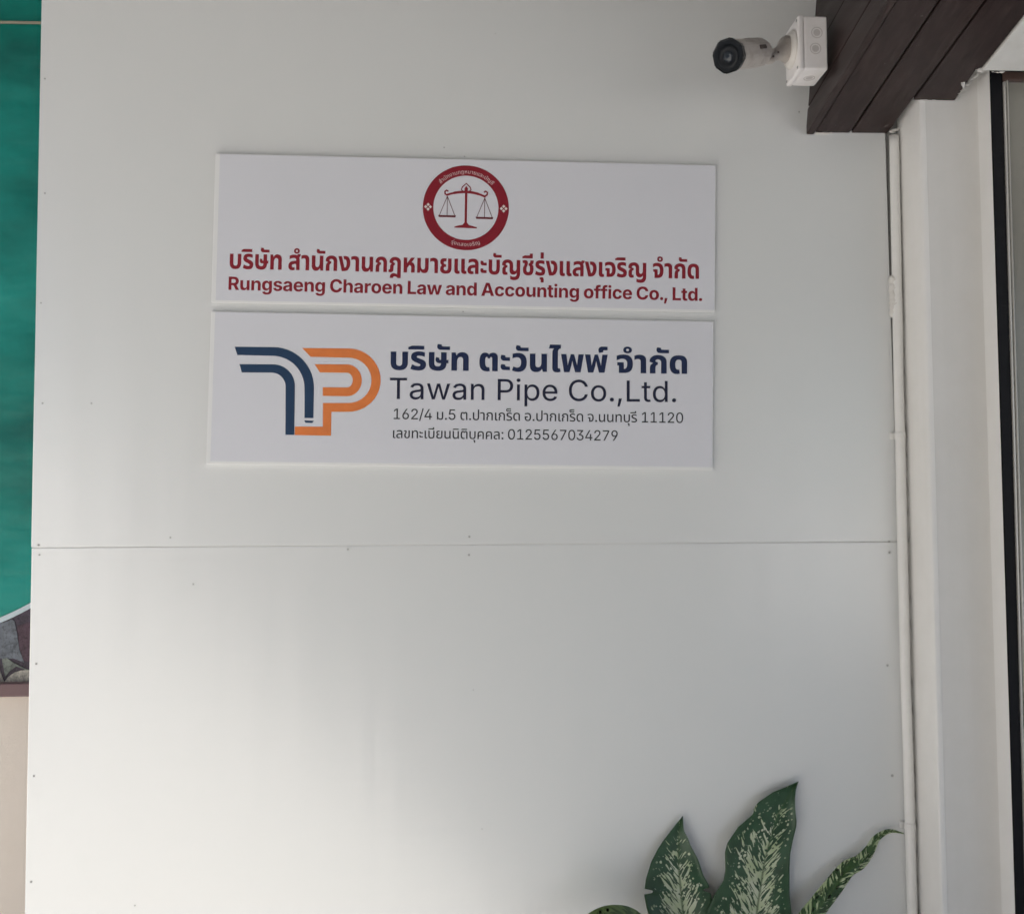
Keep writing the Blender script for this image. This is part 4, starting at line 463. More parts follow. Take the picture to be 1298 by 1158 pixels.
# printed arc: circle through (0,784) and (37,766)
pa, pb, pc = at(-30, 794, YB), at(2, 783, YB), at(38, 766, YB)
def arc_z(x, off=0.0):
    # parabola through the three points
    x0,x1,x2 = pa.x,pb.x,pc.x; z0,z1,z2 = pa.z,pb.z,pc.z
    q = z0*(x-x1)*(x-x2)/((x0-x1)*(x0-x2)) + z1*(x-x0)*(x-x2)/((x1-x0)*(x1-x2)) + z2*(x-x0)*(x-x1)/((x2-x0)*(x2-x1))
    return q + off
def strip(xa, xb, lo, hi, dy, material, name, n=24):
    bm = B(); prev = None
    for k in range(n+1):
        x = xa + (xb-xa)*k/n; a, b = lo(x), hi(x)
        cur = (bm.verts.new((x, bwave(x, a)-dy, a)), bm.verts.new((x, bwave(x, b)-dy, b)))
        if prev: bm.faces.new((prev[0], cur[0], cur[1], prev[1]))
        prev = cur
    return obj(name, bm, material, ban)
xa, xb = at(-40, 790, YB).x, at(52, 765, YB).x
strip(xa, xb, lambda x: zb+0.001, lambda x: arc_z(x, -0.012), 0.002, photo_ink('dark_photo_print', (0.055, 0.040, 0.060)), 'printed_photo')
strip(xa, xb, lambda x: arc_z(x, -0.013), lambda x: arc_z(x, 0.002), 0.003, ink('pale_stripe_print', (0.55, 0.64, 0.68), .3), 'curved_stripe')
def patch(pts, dy, material, name):
    bm = B(); q = [at(a, b, YB) for a, b in pts]
    fill(bm, [[(p.x, p.z) for p in q]], lambda x, z: Vector((x, bwave(x, z)-dy, z)))
    return obj(name, bm, material, ban)
patch([(-30, 797), (0, 790), (13, 786), (18, 783.5), (22, 786), (25, 800), (28, 822), (34, 838), (20, 833), (8, 834), (-2, 831), (-30, 836)], 0.004, photo_ink('grey_photo_print', (0.135, 0.150, 0.175)), 'printed_roof')
patch([(-30, 846), (0, 838), (4, 850), (9, 864), (-30, 864)], 0.0042, photo_ink('pale_photo_print', (0.34, 0.32, 0.28)), 'printed_post')
patch([(6, 834), (12, 832), (20, 838), (36, 846), (42, 848), (42, 850), (24, 843), (16, 849), (10, 856)], 0.0046, photo_ink('ash_photo_print', (0.16, 0.18, 0.16)), 'printed_leaf')
patch([(8, 864), (14, 856), (22, 850.5), (30, 848), (37, 847.5), (46, 848), (46, 864)], 0.005, photo_ink('sand_photo_print', (0.50, 0.47, 0.40)), 'printed_mound')
patch([(25, 792), (46, 786), (46, 838), (33, 836), (28, 820)], 0.0036, photo_ink('plum_photo_print', (0.075, 0.040, 0.058)), 'printed_shade')
bm = B()
p0, p1 = at(-40, 36, YB), at(54, 32, YB); box(bm, p0.x, p1.x+.3, YB-0.030, YB-0.022, (p0.z+p1.z)/2-0.003, (p0.z+p1.z)/2+0.003, 0.001, 1)
obj('fold_wire', bm, mat('fold_wire_metal', (0.30, 0.27, 0.20), 0.4, .5), ban)
rail = None
bm = B(); box(bm, -6.0, XL+1.0, YB-0.05, YB-0.0005, at(10, 879, YB).z, at(10, 862.5, YB).z, 0.003, 2)
rail = obj('dado_rail', bm, old_paint('plum_rail_paint', (0.17, 0.095, 0.10), 0.45, 0.2))
rail['label'] = 'plum brown rail running along the beige wall under the green banner'; rail['category'] = 'rail'
# ================================================================ RIGHT-HAND CORNER
# pillar: left side face starts at the wall, front face stands PD proud
PD = 0.128
PX = at(1144, 460).x
PX = at(1174.5, 460, -PD).x
ZP = 3.2
JX = at(1251, 460, -PD).x                                 # where the door casing begins
pil = thing('white_pillar', 'plain white painted pillar between the conduit and the door frame', 'pillar', ((PX+JX)/2, -PD/2, 0))
bm = B(); box(bm, PX+0.012, JX+0.03, -PD, 0.0, 0, ZP, 0.002, 2); obj('shaft', bm, M['white'], pil, smooth=False)
bm = B(); box(bm, PX, PX+0.014, -PD-0.0015, 0.0, 0, ZP, 0.003, 3); obj('lit_side_board', bm, M['side'], pil, smooth=False)  # left face lighter by colour, standing in for light from the left
# door frame: its vertical edges lean slightly, so each is kept as a line x(z) on its own plane
d2 = (JX / (at(1268.7, 460, -1.0).x / (DIST-1.0)))        # distance at which the front edge of the casing shows
YJ = -(DIST - d2)
def edge(xa, ya, xb, yb, yp):
    a, b = at(xa, ya, yp), at(xb, yb, yp); k = (b.x-a.x)/(b.z-a.z)
    return lambda z: a.x + k*(z-a.z)
def leaned(bm, e0, e1, y0, y1, z0, z1, bev=0.0):
    hexa(bm, [Vector(q) for q in ((e0(z0),y0,z0),(e1(z0),y0,z0),(e1(z0),y1,z0),(e0(z0),y1,z0),(e0(z1),y0,z1),(e1(z1),y0,z1),(e1(z1),y1,z1),(e0(z1),y1,z1))], bev)
eJ = edge(1239.5, 130, 1270, 1158, -PD); eG = edge(1256.5, 100, 1289, 1158, YJ); eA = edge(1272.5, 130, 1301, 1158, YJ); eL = edge(1278.5, 160, 1308, 1158, YJ)
off = lambda e, d: (lambda z: e(z)+d)
door = thing('glass_door', 'white framed glass door with a black gasket at the right edge of the view', 'door', (JX+0.4, YJ, 0))
zh = at(1262, 90, YJ).z
bm = B(); leaned(bm, off(eJ, 0), off(eG, -0.0004), YJ, -PD, 0, zh+.05, 0.0015)
# the casing is a splayed board: its outer face runs from the pillar face out to the gasket
for v in bm.verts:
    if v.co.y < -PD-0.03 and v.co.x < eJ(v.co.z)+0.006: v.co.x = eG(v.co.z)-0.004
obj('jamb', bm, M['jamb'], door)
bm = B(); leaned(bm, off(eG, 0), off(eA, 0), YJ+0.003, YJ+0.018, 0, zh-0.002, 0.002); obj('gasket', bm, M['rubber'], door)
bm = B(); leaned(bm, off(eA, .0005), off(eA, .005), YJ-0.001, YJ+0.03, 0, zh-0.025, 0.001); leaned(bm, off(eA, .0075), eL, YJ-0.004, YJ+0.03, 0, zh-0.023, 0.0012); obj('stile', bm, M['alu'], door)
bm = B(); leaned(bm, off(eL, .0005), off(eL, .75), YJ+0.010, YJ+0.016, 0, zh-0.023); obj('pane', bm, M['glass'], door)
bm = B(); leaned(bm, off(eA, .0005), off(eL, .75), YJ+0.0, YJ+0.03, zh-0.022, zh-0.001, .002); obj('head_rail', bm, ink('brown_door_head', (0.09, 0.055, 0.045)), door)
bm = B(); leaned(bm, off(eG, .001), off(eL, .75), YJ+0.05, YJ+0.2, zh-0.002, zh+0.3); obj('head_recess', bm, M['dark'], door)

# ---- conduit in the corner
con = thing('electrical_conduit', 'thin white painted conduit pipe running up the corner beside the pillar', 'conduit', (XR+0.015, -0.015, 0))
def cpt(xa, xb, py, y=-0.014): return (at(xa, py, y) + at(xb, py, y)) / 2
rows = [(1127.5,1139,172),(1129.5,1140.5,260),(1133,1144.5,460),(1137.5,1149,660),(1141,1154.5,860),(1144.5,1157.5,950),(1150,1163,1158)]
pts = [cpt(*r) for r in rows]; pts.append(pts[-1] + (pts[-1]-pts[-3])*1.2); pts[-1].z = 0.0
rad = 0.0118
pts2 = []
for a, b in zip(pts, pts[1:]):
    for k in range(8): pts2.append(a + (b-a)*k/8)
pts2.append(pts[-1])
pts2 = [p + Vector((0.0009*noise.noise(Vector((p.z*5, 1, 0))), 0, 0)) for p in pts2]
bm = B(); tube(bm, pts2, [rad*(1+0.05*noise.noise(Vector((p.z*9, 4, 0)))) for p in pts2], 16); obj('pipe', bm, M['pipe'], con, smooth=True)
def on_pipe(py):
    z = at(1145, py, -0.014).z
    for a, b in zip(pts, pts[1:]):
        if a.z >= z >= b.z: return a + (b-a)*((a.z-z)/(a.z-b.z))
for py in (552, 1046):
    p = on_pipe(py); bm = B()
    lathe(bm, p + Vector((0, 0, -0.008)), (0, 0, 1), [(0, rad*1.03), (0.001, rad*1.16), (0.015, rad*1.16), (0.016, rad*1.03)], 20)
    box(bm, p.x-rad*1.75, p.x-rad*.9, -0.004, 0.0, p.z-0.008, p.z+0.008, 0.0012, 1); obj('clip', bm, M['pipe'], con)
bm = B()
p = on_pipe(374)
for k in range(7): lump(bm, p + Vector((-0.004+0.004*noise.noise(Vector((k, 2, 5))), 0.004, 0.038-k*0.013)), (0.013, 0.0125, 0.016), k, 3, 0.35)
obj('filler', bm, M['chip'], con, smooth=True)
# smear of filler where pillar meets the wall
bm = B()
for k in range(34):
    z = 0.2 + k*0.068; x = PX - 0.0025; lump(bm, (x, -0.004, z), (0.004, 0.006, 0.045), 40+k, 1, 0.6)
obj('corner_caulk', bm, M['white'], pil, smooth=True)

# ================================================================ WOODEN EAVE (its soffit rises away from the wall)
dv = -ray(533, 975).normalized()                         # along the boards, towards the viewer and up
P0 = at(1030, 168.6, 0.0)
ex = Vector((1, 0, 0)); nrm = ex.cross(dv).normalized()
if nrm.z < 0: nrm = -nrm
dv2 = dv
def st(px, py):
    q = on_plane(px, py, P0, nrm); t = -q.y / -dv.y if dv.y else 0
    t = q.y / dv.y; return (q - P0 - dv*t).x, t
edges = [st(1034.4,158.4)[0], st(1136,83)[0], st(1205,62)[0]]
s_l4 = (st(1250.2,80.3)[0] + st(1298,20.7)[0])/2
t_white = st(1252,88.0)[1]; t_pil = st(1170,126)[1]
s0 = 0.004; eb = [s0, edges[1], edges[2], s_l4]
print('eave', eb, 'dv', dv, 'tw', t_white, 'tp', t_pil, 'PX', PX-P0.x, 'JX', JX-P0.x, 'YJ', YJ, 'XR', XR-P0.x)
slope = math.asin(dv.z)
LEN = 3.0; TH = 0.016
M['wood'] = dark_wood(slope)
fx = at(1021.5, 167, 0).x                                 # outer face of the fascia
eave = thing('wooden_eave', 'dark brown boarded eave above the corner, carrying the junction box', 'eave', (fx+0.2, -0.6, P0.z))
def slab(bm, s_a, s_b, t_a, t_b, h0, h1, bev=0.003, lean=0.0):
    c = []
    for h in (h0, h1):
        for s, t in ((s_a, t_a), (s_b, t_a), (s_b, t_b), (s_a, t_b)): c.append(P0 + ex*(s + lean*max(h, 0)) + dv*t + nrm*h)
    hexa(bm, c, bev, 2)
gap = 0.0052
bm = B()
starts = [0.001, 0.001, t_pil*0.98]
for i in range(2): slab(bm, eb[i]+gap/2, eb[i+1]-gap/2, starts[i], LEN, 0.0, TH, 0.0025)
sd, td = st(1214, 122.5); se, te = st(1250, 86)           # the last board is cut off at a slant beside the door casing
plan = [(eb[2]+gap/2, starts[2]), (sd, starts[2]), (s_l4-0.012, te*0.97), (s_l4-0.002, te), (s_l4-0.002, LEN), (eb[2]+gap/2, LEN)]
lo = [bm.verts.new(P0 + ex*a + dv*b) for a, b in plan]; hi = [bm.verts.new(P0 + ex*a + dv*b + nrm*TH) for a, b in plan]
fs = [bm.faces.new(lo), bm.faces.new(hi)] + [bm.faces.new((lo[k], lo[(k+1) % 6], hi[(k+1) % 6], hi[k])) for k in range(6)]
bmesh.ops.recalc_face_normals(bm, faces=fs)
obj('soffit_boards', bm, M['wood'], eave)
bm = B(); slab(bm, s0, eb[2]-.001, 0.001, LEN, TH+0.004, TH+0.03, 0); slab(bm, eb[2]+.001, s_l4+.2, te+.01, LEN, TH+0.004, TH+0.03, 0); obj('board_backing', bm, M['dark'], eave)
# fascia: two boards, with a butt joint towards the viewer
LEAN = 0.085; fs0 = fx - P0.x; fs1 = s0 - 0.002
q = at_x(1075, 31, fx); tq = q.y/dv.y; hg = (q - P0 - dv*tq).dot(nrm)   # the groove between the two fascia boards
q2 = at_x(1113, 12, fx); tj = q2.y/dv.y
print('fascia groove h', hg, 'joint t', tj, 'fx', fx)
hg = max(0.05, min(hg, 0.12))
bm = B()
slab(bm, fs0, fs1, 0.001, tj, -0.006, hg, 0.003, LEAN); slab(bm, fs0+0.0008, fs1, tj+0.007, LEN, -0.006, hg, 0.003, LEAN)
slab(bm, fs0+0.001, fs1, 0.001, tj+.1, hg+0.006, hg+0.12, 0.003, LEAN); slab(bm, fs0+0.0018, fs1, tj+.104, LEN, hg+0.006, hg+0.12, 0.003, LEAN)
slab(bm, fs0+0.002, fs1, 0.001, LEN, hg+0.124, hg+0.30, 0.003, LEAN)
obj('fascia_boards', bm, M['wood'], eave)
# ragged paint and filler along the line where the boards meet wall and pillar
bm = B(); k = 0
def crumbs(a, b, n, r, seed):
    for i in range(n):
        f = (i + random.random()*.8)/n; p = a + (b-a)*f
        rr = r*(0.35 + random.random()); lump(bm, p + Vector((0, 0, random.uniform(-.002, .003))), (rr*1.6, rr*.5, rr*.6), seed+i, 1, 0.8)
w0, w1 = P0 + ex*0.006, P0 + ex*(XR-P0.x)
crumbs(w0 + Vector((0, -0.002, -.001)), w0 + Vector((0.045, -0.002, -.001)), 12, 0.0045, 100)
pw = P0 + dv*starts[2]
obj('flaking_paint', bm, M['chip'], eave); bm = B()
crumbs(Vector((PX, -PD-0.003, pw.z+.001)), Vector((PX+0.055, -PD-0.003, pw.z+.003)), 10, 0.0045, 160)
obj('flaking_paint', bm, M['chip'], eave); bm = B()
crumbs(P0 + ex*(XR-P0.x+0.012) + dv*0.006, P0 + ex*(PX-P0.x-.002) + dv*0.03, 8, 0.0045, 190)
obj('flaking_paint', bm, M['chip'], eave); bm = B()
crumbs(on_plane(1214, 120, P0, nrm), on_plane(1250, 85, P0, nrm), 12, 0.0036, 220)
lump(bm, on_plane(1221, 105, P0, nrm), (.004, .002, .011), 400, 2, .9); lump(bm, on_plane(1243, 88, P0, nrm), (.009, .003, .005), 401, 2, .9)
crumbs(on_plane(1258, 91, P0, nrm), on_plane(1274, 91, P0, nrm), 5, 0.004, 260)
obj('flaking_paint', bm, M['chip'], eave)

# white ceiling sheet beside the eave boards
bm = B(); slab(bm, s_l4+0.002, s_l4+2.2, t_white, LEN, -0.004, 0.012, 0.002)
o = obj('ceiling_sheet', bm, M['ceiling']); o['label'] = 'white painted ceiling sheet in the top right corner above the door'; o['category'] = 'ceiling sheet'

# ================================================================ JUNCTION BOX + SECURITY CAMERA on the fascia
jb_f = at_x(1049.5, 52, fx).y                              # front face depth
bw = fx - at(1012, 52, jb_f).x
zt_, zb_ = at(1030, 19.5, jb_f).z, at(1030, 88.5, jb_f).z
jb_b = jb_f + 0.098
jb = thing('junction_box', 'square white plastic junction box fixed to the dark eave behind the security camera', 'junction box', (fx-bw/2, jb_f+.049, zb_))
bm = B(); box(bm, fx-bw+0.0145, fx-0.0005, jb_f+0.0012, jb_b-0.0012, zb_+0.0012, zt_-0.0012, 0.005, 3); obj('body', bm, M['boxpl'], jb)
bm = B(); box(bm, fx-bw, fx-bw+0.0138, jb_f, jb_b, zb_, zt_, 0.005, 3); obj('lid', bm, M['boxpl'], jb)
def ring(bm, c, axis, r, w=0.0012, h=0.001): lathe(bm, c, axis, [(0, r-w), (h, r-w*.8), (h, r-.2*w), (0, r)], 28, capped=False)
zc = (zt_+zb_)/2; xc = fx-bw*0.42
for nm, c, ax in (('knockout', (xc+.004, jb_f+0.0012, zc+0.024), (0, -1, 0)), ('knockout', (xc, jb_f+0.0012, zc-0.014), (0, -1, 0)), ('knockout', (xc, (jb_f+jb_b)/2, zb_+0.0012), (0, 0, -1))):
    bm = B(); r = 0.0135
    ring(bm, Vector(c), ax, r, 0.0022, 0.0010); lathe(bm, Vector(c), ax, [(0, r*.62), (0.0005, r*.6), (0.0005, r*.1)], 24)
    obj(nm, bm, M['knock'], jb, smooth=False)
for yy, zz in ((jb_f+0.009, zb_+0.009), (jb_f+0.009, zt_-0.009), (jb_b-0.009, zb_+0.009), (jb_b-0.009, zt_-0.009)):
    bm = B(); lathe(bm, (fx-bw-0.0002, yy, zz), (-1, 0, 0), [(0, .0036), (.0008, .0032), (.0004, .001)], 12); obj('screw', bm, M['screw'], jb)

xlid = fx-bw
sc_ = thing('security_camera', 'aged white bullet security camera with a black faceted front, fixed to the junction box', 'camera', (xlid-0.1, jb_f, zc))
mc = Vector((xlid, (jb_f+jb_b)/2, zc+0.004))
bm = B(); lathe(bm, mc, (-1, 0, 0), [(0, .044), (.003, .0445), (.005, .043), (.0055, .040), (.009, .0385), (.010, .036)], 40); obj('base_plate', bm, plastic('camera_base_plastic', (0.72, 0.69, 0.65), .42, .2), sc_, smooth=True)
pb_ = at(966, 66.5, jb_f-0.005)
# axis of the housing: aims left, outwards and a little down
pf = at(922.5, 71, jb_f-0.118)
ax_ = (pf - pb_).normalized()
print('cam len', (pf-pb_).length, 'axis', ax_, 'jb', jb_f, bw, zt_-zb_)
L_ = (pf-pb_).length
knuck = pb_ + Vector((0.020, 0.012, -0.004))
a0 = mc + Vector((-0.009, 0, 0)); P_ = []; R_ = []
for k in range(9):
    f = k/8; P_.append(a0 + (knuck - a0)*f); R_.append(0.0135 + 0.019*(1-f)**3)
bm = B(); tube(bm, P_, R_, 24); obj('arm', bm, M['campl'], sc_, smooth=True)
bm = B(); lathe(bm, knuck + Vector((0,0,-.0145)), (0,0,1), [(0,.010),(.002,.013),(.027,.013),(.029,.010)], 24); obj('knuckle', bm, M['campl'], sc_)
for dz, dx in ((0.004, .010), (-.006, -.002)):
    bm = B(); lathe(bm, knuck + Vector((dx+.008, -0.0128, dz)), (0, -1, 0), [(0, .0026), (.0014, .0024), (.0008, .001)], 10); obj('screw', bm, M['camdark'], sc_)
R8 = 0.0385
bm = B(); lathe(bm, pb_, ax_, [(-.008, .018), (-.004, .026), (.012, .0315), (.020, .0335), (L_-0.004, .0345)], 8, pi/8); 
bmesh.ops.bevel(bm, geom=[e for e in bm.edges if len(e.link_faces) == 2 and e.calc_face_angle(0) > .5], offset=0.0035, segments=3, affect='EDGES'); obj('housing', bm, M['campl'], sc_)
a_, u_, v_ = frame_of(ax_)
bm = B(); lathe(bm, pb_ + a_*(L_-0.020), ax_, [(0, .0352), (0.019, .0390), (0.021, .0382), (0.0195, .0350)], 8, pi/8)
bmesh.ops.bevel(bm, geom=[e for e in bm.edges if abs((e.verts[0].co-e.verts[1].co).normalized().dot(a_)) > .8], offset=0.003, segments=3, affect='EDGES')
fc = obj('front_cap', bm, M['camface'], sc_)
pfc = pb_ + a_*(L_-0.0005)
bm = B(); lathe(bm, pfc + v_*(-.002), ax_, [(0.0, .026), (.0016, .0255), (.0010, .016), (-.001, .0125)], 36, capped=False); obj('lens_ring', bm, M['lensring'], fc, smooth=True)
bm = B(); lathe(bm, pfc + v_*(-.002), ax_, [(-.001, .0125), (.0012, .0105), (.0028, .006), (.0032, .0012)], 28); obj('lens', bm, M['lens'], fc, smooth=True)
# dark slots in the side and top of the housing
bm = B()
for ang, d0, d1 in ((radians(100), .018, .040), (radians(10), .022, .05)):
    rd = (u_*cos(ang) + v_*sin(ang)); tn = a_.cross(rd)
    c0 = pb_ + a_*(L_*0.25) + rd*.0305
    hexa(bm, [c0 + tn*sx*.0045 + a_*d + rd*h for h in (0, .0042) for sx, d in ((-1, 0), (1, 0), (1, .03), (-1, .03))], .001, 1)
obj('side_slot', bm, M['camdark'], sc_)
# ================================================================ SIGNS
def area(lp): return sum(lp[i][0]*lp[(i+1) % len(lp)][1] - lp[(i+1) % len(lp)][0]*lp[i][1] for i in range(len(lp)))/2
def inside(pt, lp):
    x, y = pt; r = False; n = len(lp)
    for i in range(n):
        (x0, y0), (x1, y1) = lp[i], lp[(i+1) % n]
        if (y0 > y) != (y1 > y) and x < (x1-x0)*(y-y0)/(y1-y0) + x0: r = not r
    return r
def shapes(face, ch):
    lps = [[(c[i], c[i+1]) for i in range(0, len(c), 2)] for c in GL[face][ord(ch)][1]]
    outs = [l for l in lps if area(l) < 0]; hol = [l for l in lps if area(l) >= 0]
    res = [[o] for o in outs]
    for h in hol:
        cand = [r for r in res if inside(h[0], r[0])]
        if cand: min(cand, key=lambda r: abs(area(r[0]))).append(h)
    return res
LOW = 'ุู'; TOP = 'ิีึืั็่้๊๋์'
def set_line(bm, face, s, to3, track=0.0, space=1.0):
    """lays the glyphs out in em/1000 units and maps each point with to3(x, y, layer); returns nothing"""
    x = 0.0; out = []
    for ch in s:
        adv = GL[face][ord(ch)][0]
        out.append((ch, x)); 
        if ch == ' ': adv *= space
        if adv > 0: adv += track
        x += adv
    return out, x - track
def extents(face, ly):
    xs = [p[0]+x for ch, x in ly for sh in shapes(face, ch) for p in sh[0]]
    return min(xs), max(xs)
def lettering(parent, face, s, p_left, p_right, capx, hgt_px, material, yf, track=0.0, space=1.0, name='lettering', cap=None):
    """p_left/p_right: pixels of the ends of the baseline; hgt_px: height in pixels of a plain letter"""
    ly, w = set_line(None, face, s, None, track, space); x0, x1 = extents(face, ly)
    A, Bp = at(*p_left, yf), at(*p_right, yf); ux = (Bp-A)/(x1-x0); un = ux.normalized(); upv = Vector((-un.z, 0, un.x))
    sh_h = max(p[1] for shp in shapes(face, capx) for p in shp[0])
    sy = (hgt_px/F_PX*(DIST+yf))/sh_h
    bm = B()
    for k, (ch, x) in enumerate(ly):
        for j, sh in enumerate(shapes(face, ch)):
            lay = 0.00004*(j + (k % 2)*3)
            fill(bm, sh, lambda a, b: A + ux*(a+x-x0) + upv*b*sy + Vector((0, -lay, 0)), True)
    bmesh.ops.recalc_face_normals(bm, faces=bm.faces)
    for f in bm.faces:
        if f.normal.y > 0: f.normal_flip()
    return obj(name, bm, material, parent)
TK = 0.011
def sign(corners, label, inset):
    c = [at(*q, -TK) for q in corners]                   # TL, TR, BR, BL
    ctr = sum(c, Vector())/4
    W = ((c[1]-c[0]).length + (c[2]-c[3]).length)/2; Hh = ((c[0]-c[3]).length + (c[1]-c[2]).length)/2
    a = (c[1]-c[0]+c[2]-c[3]).normalized()
    root = thing('sign_board', label, 'sign', ctr + Vector((0, TK, 0)))
    def P(x, z, y):                                      # hand-cut boards, a few millimetres out of square
        f, g_ = x/W + .5, z/Hh + .5; q = (c[3]*(1-f) + c[2]*f)*(1-g_) + (c[0]*(1-f) + c[1]*f)*g_
        return Vector((q.x, y, q.z))
    bm = B(); hexa(bm, [P(sx*W/2, sz*Hh/2, y) for y in (-TK, -0.0008) for sx, sz in ((-1, -1), (1, -1), (1, 1), (-1, 1))], 0.0012, 2)
    obj('board', bm, M['board'], root)
    il, ib, ir, it = inset
    bm = B(); hexa(bm, [P(x, z, y) for y in (-TK-0.0005, -TK+0.0002) for x, z in ((-W/2+il, -Hh/2+ib), (W/2-ir, -Hh/2+ib), (W/2-ir, Hh/2-it), (-W/2+il, Hh/2-it))])
    obj('printed_sheet', bm, M['vinyl'], root)
    print('sign', W, Hh, math.degrees(math.atan2(a.z, a.x)))
    return root
YF = -TK-0.0009
s1 = sign([(273, 194.5), (907.5, 209.5), (906, 395.5), (267.5, 383)], 'upper white sign with dark red lettering and a round scales emblem', (.011, .005, .0015, .0015))
s2 = sign([(267.5, 394.5), (904.5, 407.5), (903.5, 595.5), (261, 588)], 'lower white sign with navy lettering and an interlocking blue and orange pipe logo', (.010, .007, .0015, .0015))
lettering(s1, 'lawthai', 'บริษัท สำนักงานกฎหมายและบัญชีรุ่งแสงเจริญ จำกัด', (291, 340.5), (886, 353.5), 'บ', 19.2, M['red'], YF, -22, .85)
lettering(s1, 'lawlatin', 'Rungsaeng Charoen Law and Accounting office Co., Ltd.', (289.5, 367.3), (890, 381.5), 'L', 16.8, M['red'], YF, -22, .8)
lettering(s2, 'pipethai', 'บริษัท ตะวันไพพ์ จำกัด', (495, 468.5), (871, 473.8), 'บ', 23.2, M['navy'], YF, -18, .9)
lettering(s2, 'pipelatin', 'Tawan Pipe Co.,Ltd.', (494, 505.5), (857, 509.5), 'L', 27, M['deepnavy'], YF)
lettering(s2, 'small', '162/4 ม.5 ต.ปากเกร็ด อ.ปากเกร็ด จ.นนทบุรี 11120', (499, 531), (866, 536), '6', 13.3, M['grey'], YF, -20, .9)
lettering(s2, 'small', 'เลขทะเบียนนิติบุคคล: 0125567034279', (498, 555), (783, 558.5), '0', 13.3, M['grey'], YF, -20, .9)

# round emblem: pixel offsets from its centre, scale k metres per pixel
ec = at(590.6, 263.4, YF); k_ = (DIST+YF)/F_PX
tilt = -0.019
def E3(x, y, d=0.0):       # x right, y down, in photo pixels from the centre
    xx, yy = x*cos(tilt) + y*sin(tilt), -x*sin(tilt)*0 + y
    return Vector((ec.x + x*k_*cos(tilt) - (-y)*k_*sin(tilt), YF - d, ec.z + x*k_*sin(tilt) + (-y)*k_*cos(tilt)))
def circ(r, n=96, cx=0, cy=0): return [(cx + r*cos(2*pi*i/n), cy + r*sin(2*pi*i/n)) for i in range(n)]
def flat_part(parent, name, loops_list, material, d=0.0):
    bm = B()
    for j, lp in enumerate(loops_list): fill(bm, lp, lambda x, y: E3(x, y, d + 0.00003*j))
    bmesh.ops.recalc_face_normals(bm, faces=bm.faces)
    for f in bm.faces:
        if f.normal.y > 0: f.normal_flip()
    return obj(name, bm, material, parent)
def band(pts, w):          # stroke of width w (or list) around a polyline -> loop
    L, R = [], []
    for i, p in enumerate(pts):
        a = pts[max(i-1, 0)]; b = pts[min(i+1, len(pts)-1)]; dx, dy = b[0]-a[0], b[1]-a[1]; l = math.hypot(dx, dy) or 1
        ww = (w[i] if isinstance(w, list) else w)/2; L.append((p[0]-dy/l*ww, p[1]+dx/l*ww)); R.append((p[0]+dy/l*ww, p[1]-dx/l*ww))
    return L + R[::-1]
emb = flat_part(s1, 'emblem_ring', [[circ(55.2), circ(41.8)]], M['red'])
# scales
def bez(p0, p1, p2, n=12): return [((1-t)**2*p0[0]+2*t*(1-t)*p1[0]+t*t*p2[0], (1-t)**2*p0[1]+2*t*(1-t)*p1[1]+t*t*p2[1]) for t in [i/n for i in range(n+1)]]
SL = []
SL.append([band([(0, -24), (0, 21)], 3.0)])
SL.append([[(-14.5, 25), (-9, 23.2), (-4, 22.5), (-1.5, 19), (1.5, 19), (4, 22.5), (9, 23.6), (14.5, 25.2), (14.5, 26.6), (-14.5, 26.2)]])
SL.append([band(bez((0, -20.5), (-13, -20.5), (-25, -16)), [3.2]*8+[2.6]*5)]); SL.append([band(bez((0, -20.5), (13, -20.5), (25, -14.6)), [3.2]*8+[2.6]*5)])
for sx in (-1, 1): SL.append([band([(sx*24, -15.5), (sx*27, -17.5), (sx*27.3, -20.5), (sx*25, -22.2), (sx*23, -20.6)], 2.0)])
SL.append([[(-1.8, -20), (-2.2, -25), (0, -28.5), (2.2, -25), (1.8, -20)]])
SL.append([band([(-3.6, -20.6), (-6.2, -23.5), (-5.0, -27), (-2.5, -29.2), (0, -31.8), (2.5, -29.2), (5.0, -27), (6.2, -23.5), (3.6, -20.6)], 1.3)])
flat_part(emb, 'balance_beam', SL, M['red'])
PL = []
for cx, dy in ((-24, 0.0), (24, 1.2)):
    top = (cx, -14.5+dy); y1 = 11+dy
    for xx in (-10, 0, 10): PL.append([band([top, (cx+xx, y1)], 0.75)])
    PL.append([[(cx-11.5, y1-0.6), (cx+11.5, y1-0.6), (cx+10.5, y1+1.9), (cx-10.5, y1+1.9)]])
flat_part(emb, 'balance_pan', PL[:4], M['maroon']); flat_part(emb, 'balance_pan', PL[4:], M['maroon'])
X = []
for sx in (-1, 1):
    cx = sx*48.5
    for dx, dy in ((0, -3), (0, 3), (-3, 0), (3, 0)): X.append([[(cx+dx-2.2, dy), (cx+dx, dy-2.2), (cx+dx+2.2, dy), (cx+dx, dy+2.2)]])
flat_part(emb, 'side_ornament', X[:4], M['cross'], 0.0003); flat_part(emb, 'side_ornament', X[4:], M['cross'], 0.0003)
def ring_text(s, r, a0, a1, hpx, below):
    ly, w = set_line(None, 'ring', s, None, 40 if below else 20); x0, x1 = extents('ring', ly); hh = max(p[1] for shp in shapes('ring', 'บ') for p in shp[0]); bm = B()
    for ch, x in ly:
        for j, sh in enumerate(shapes('ring', ch)):
            def to3(a, b):
                f = (a+x-x0)/(x1-x0); th = a0 + (a1-a0)*f; rr = r + (b/hh*hpx)*(-1 if below else 1)
                return E3(rr*cos(th), rr*sin(th), 0.0003 + 0.00003*j)
            fill(bm, sh, to3, True)
    bmesh.ops.recalc_face_normals(bm, faces=bm.faces)
    for f in bm.faces:
        if f.normal.y > 0: f.normal_flip()
    obj('ring_lettering', bm, M['pink'], emb)
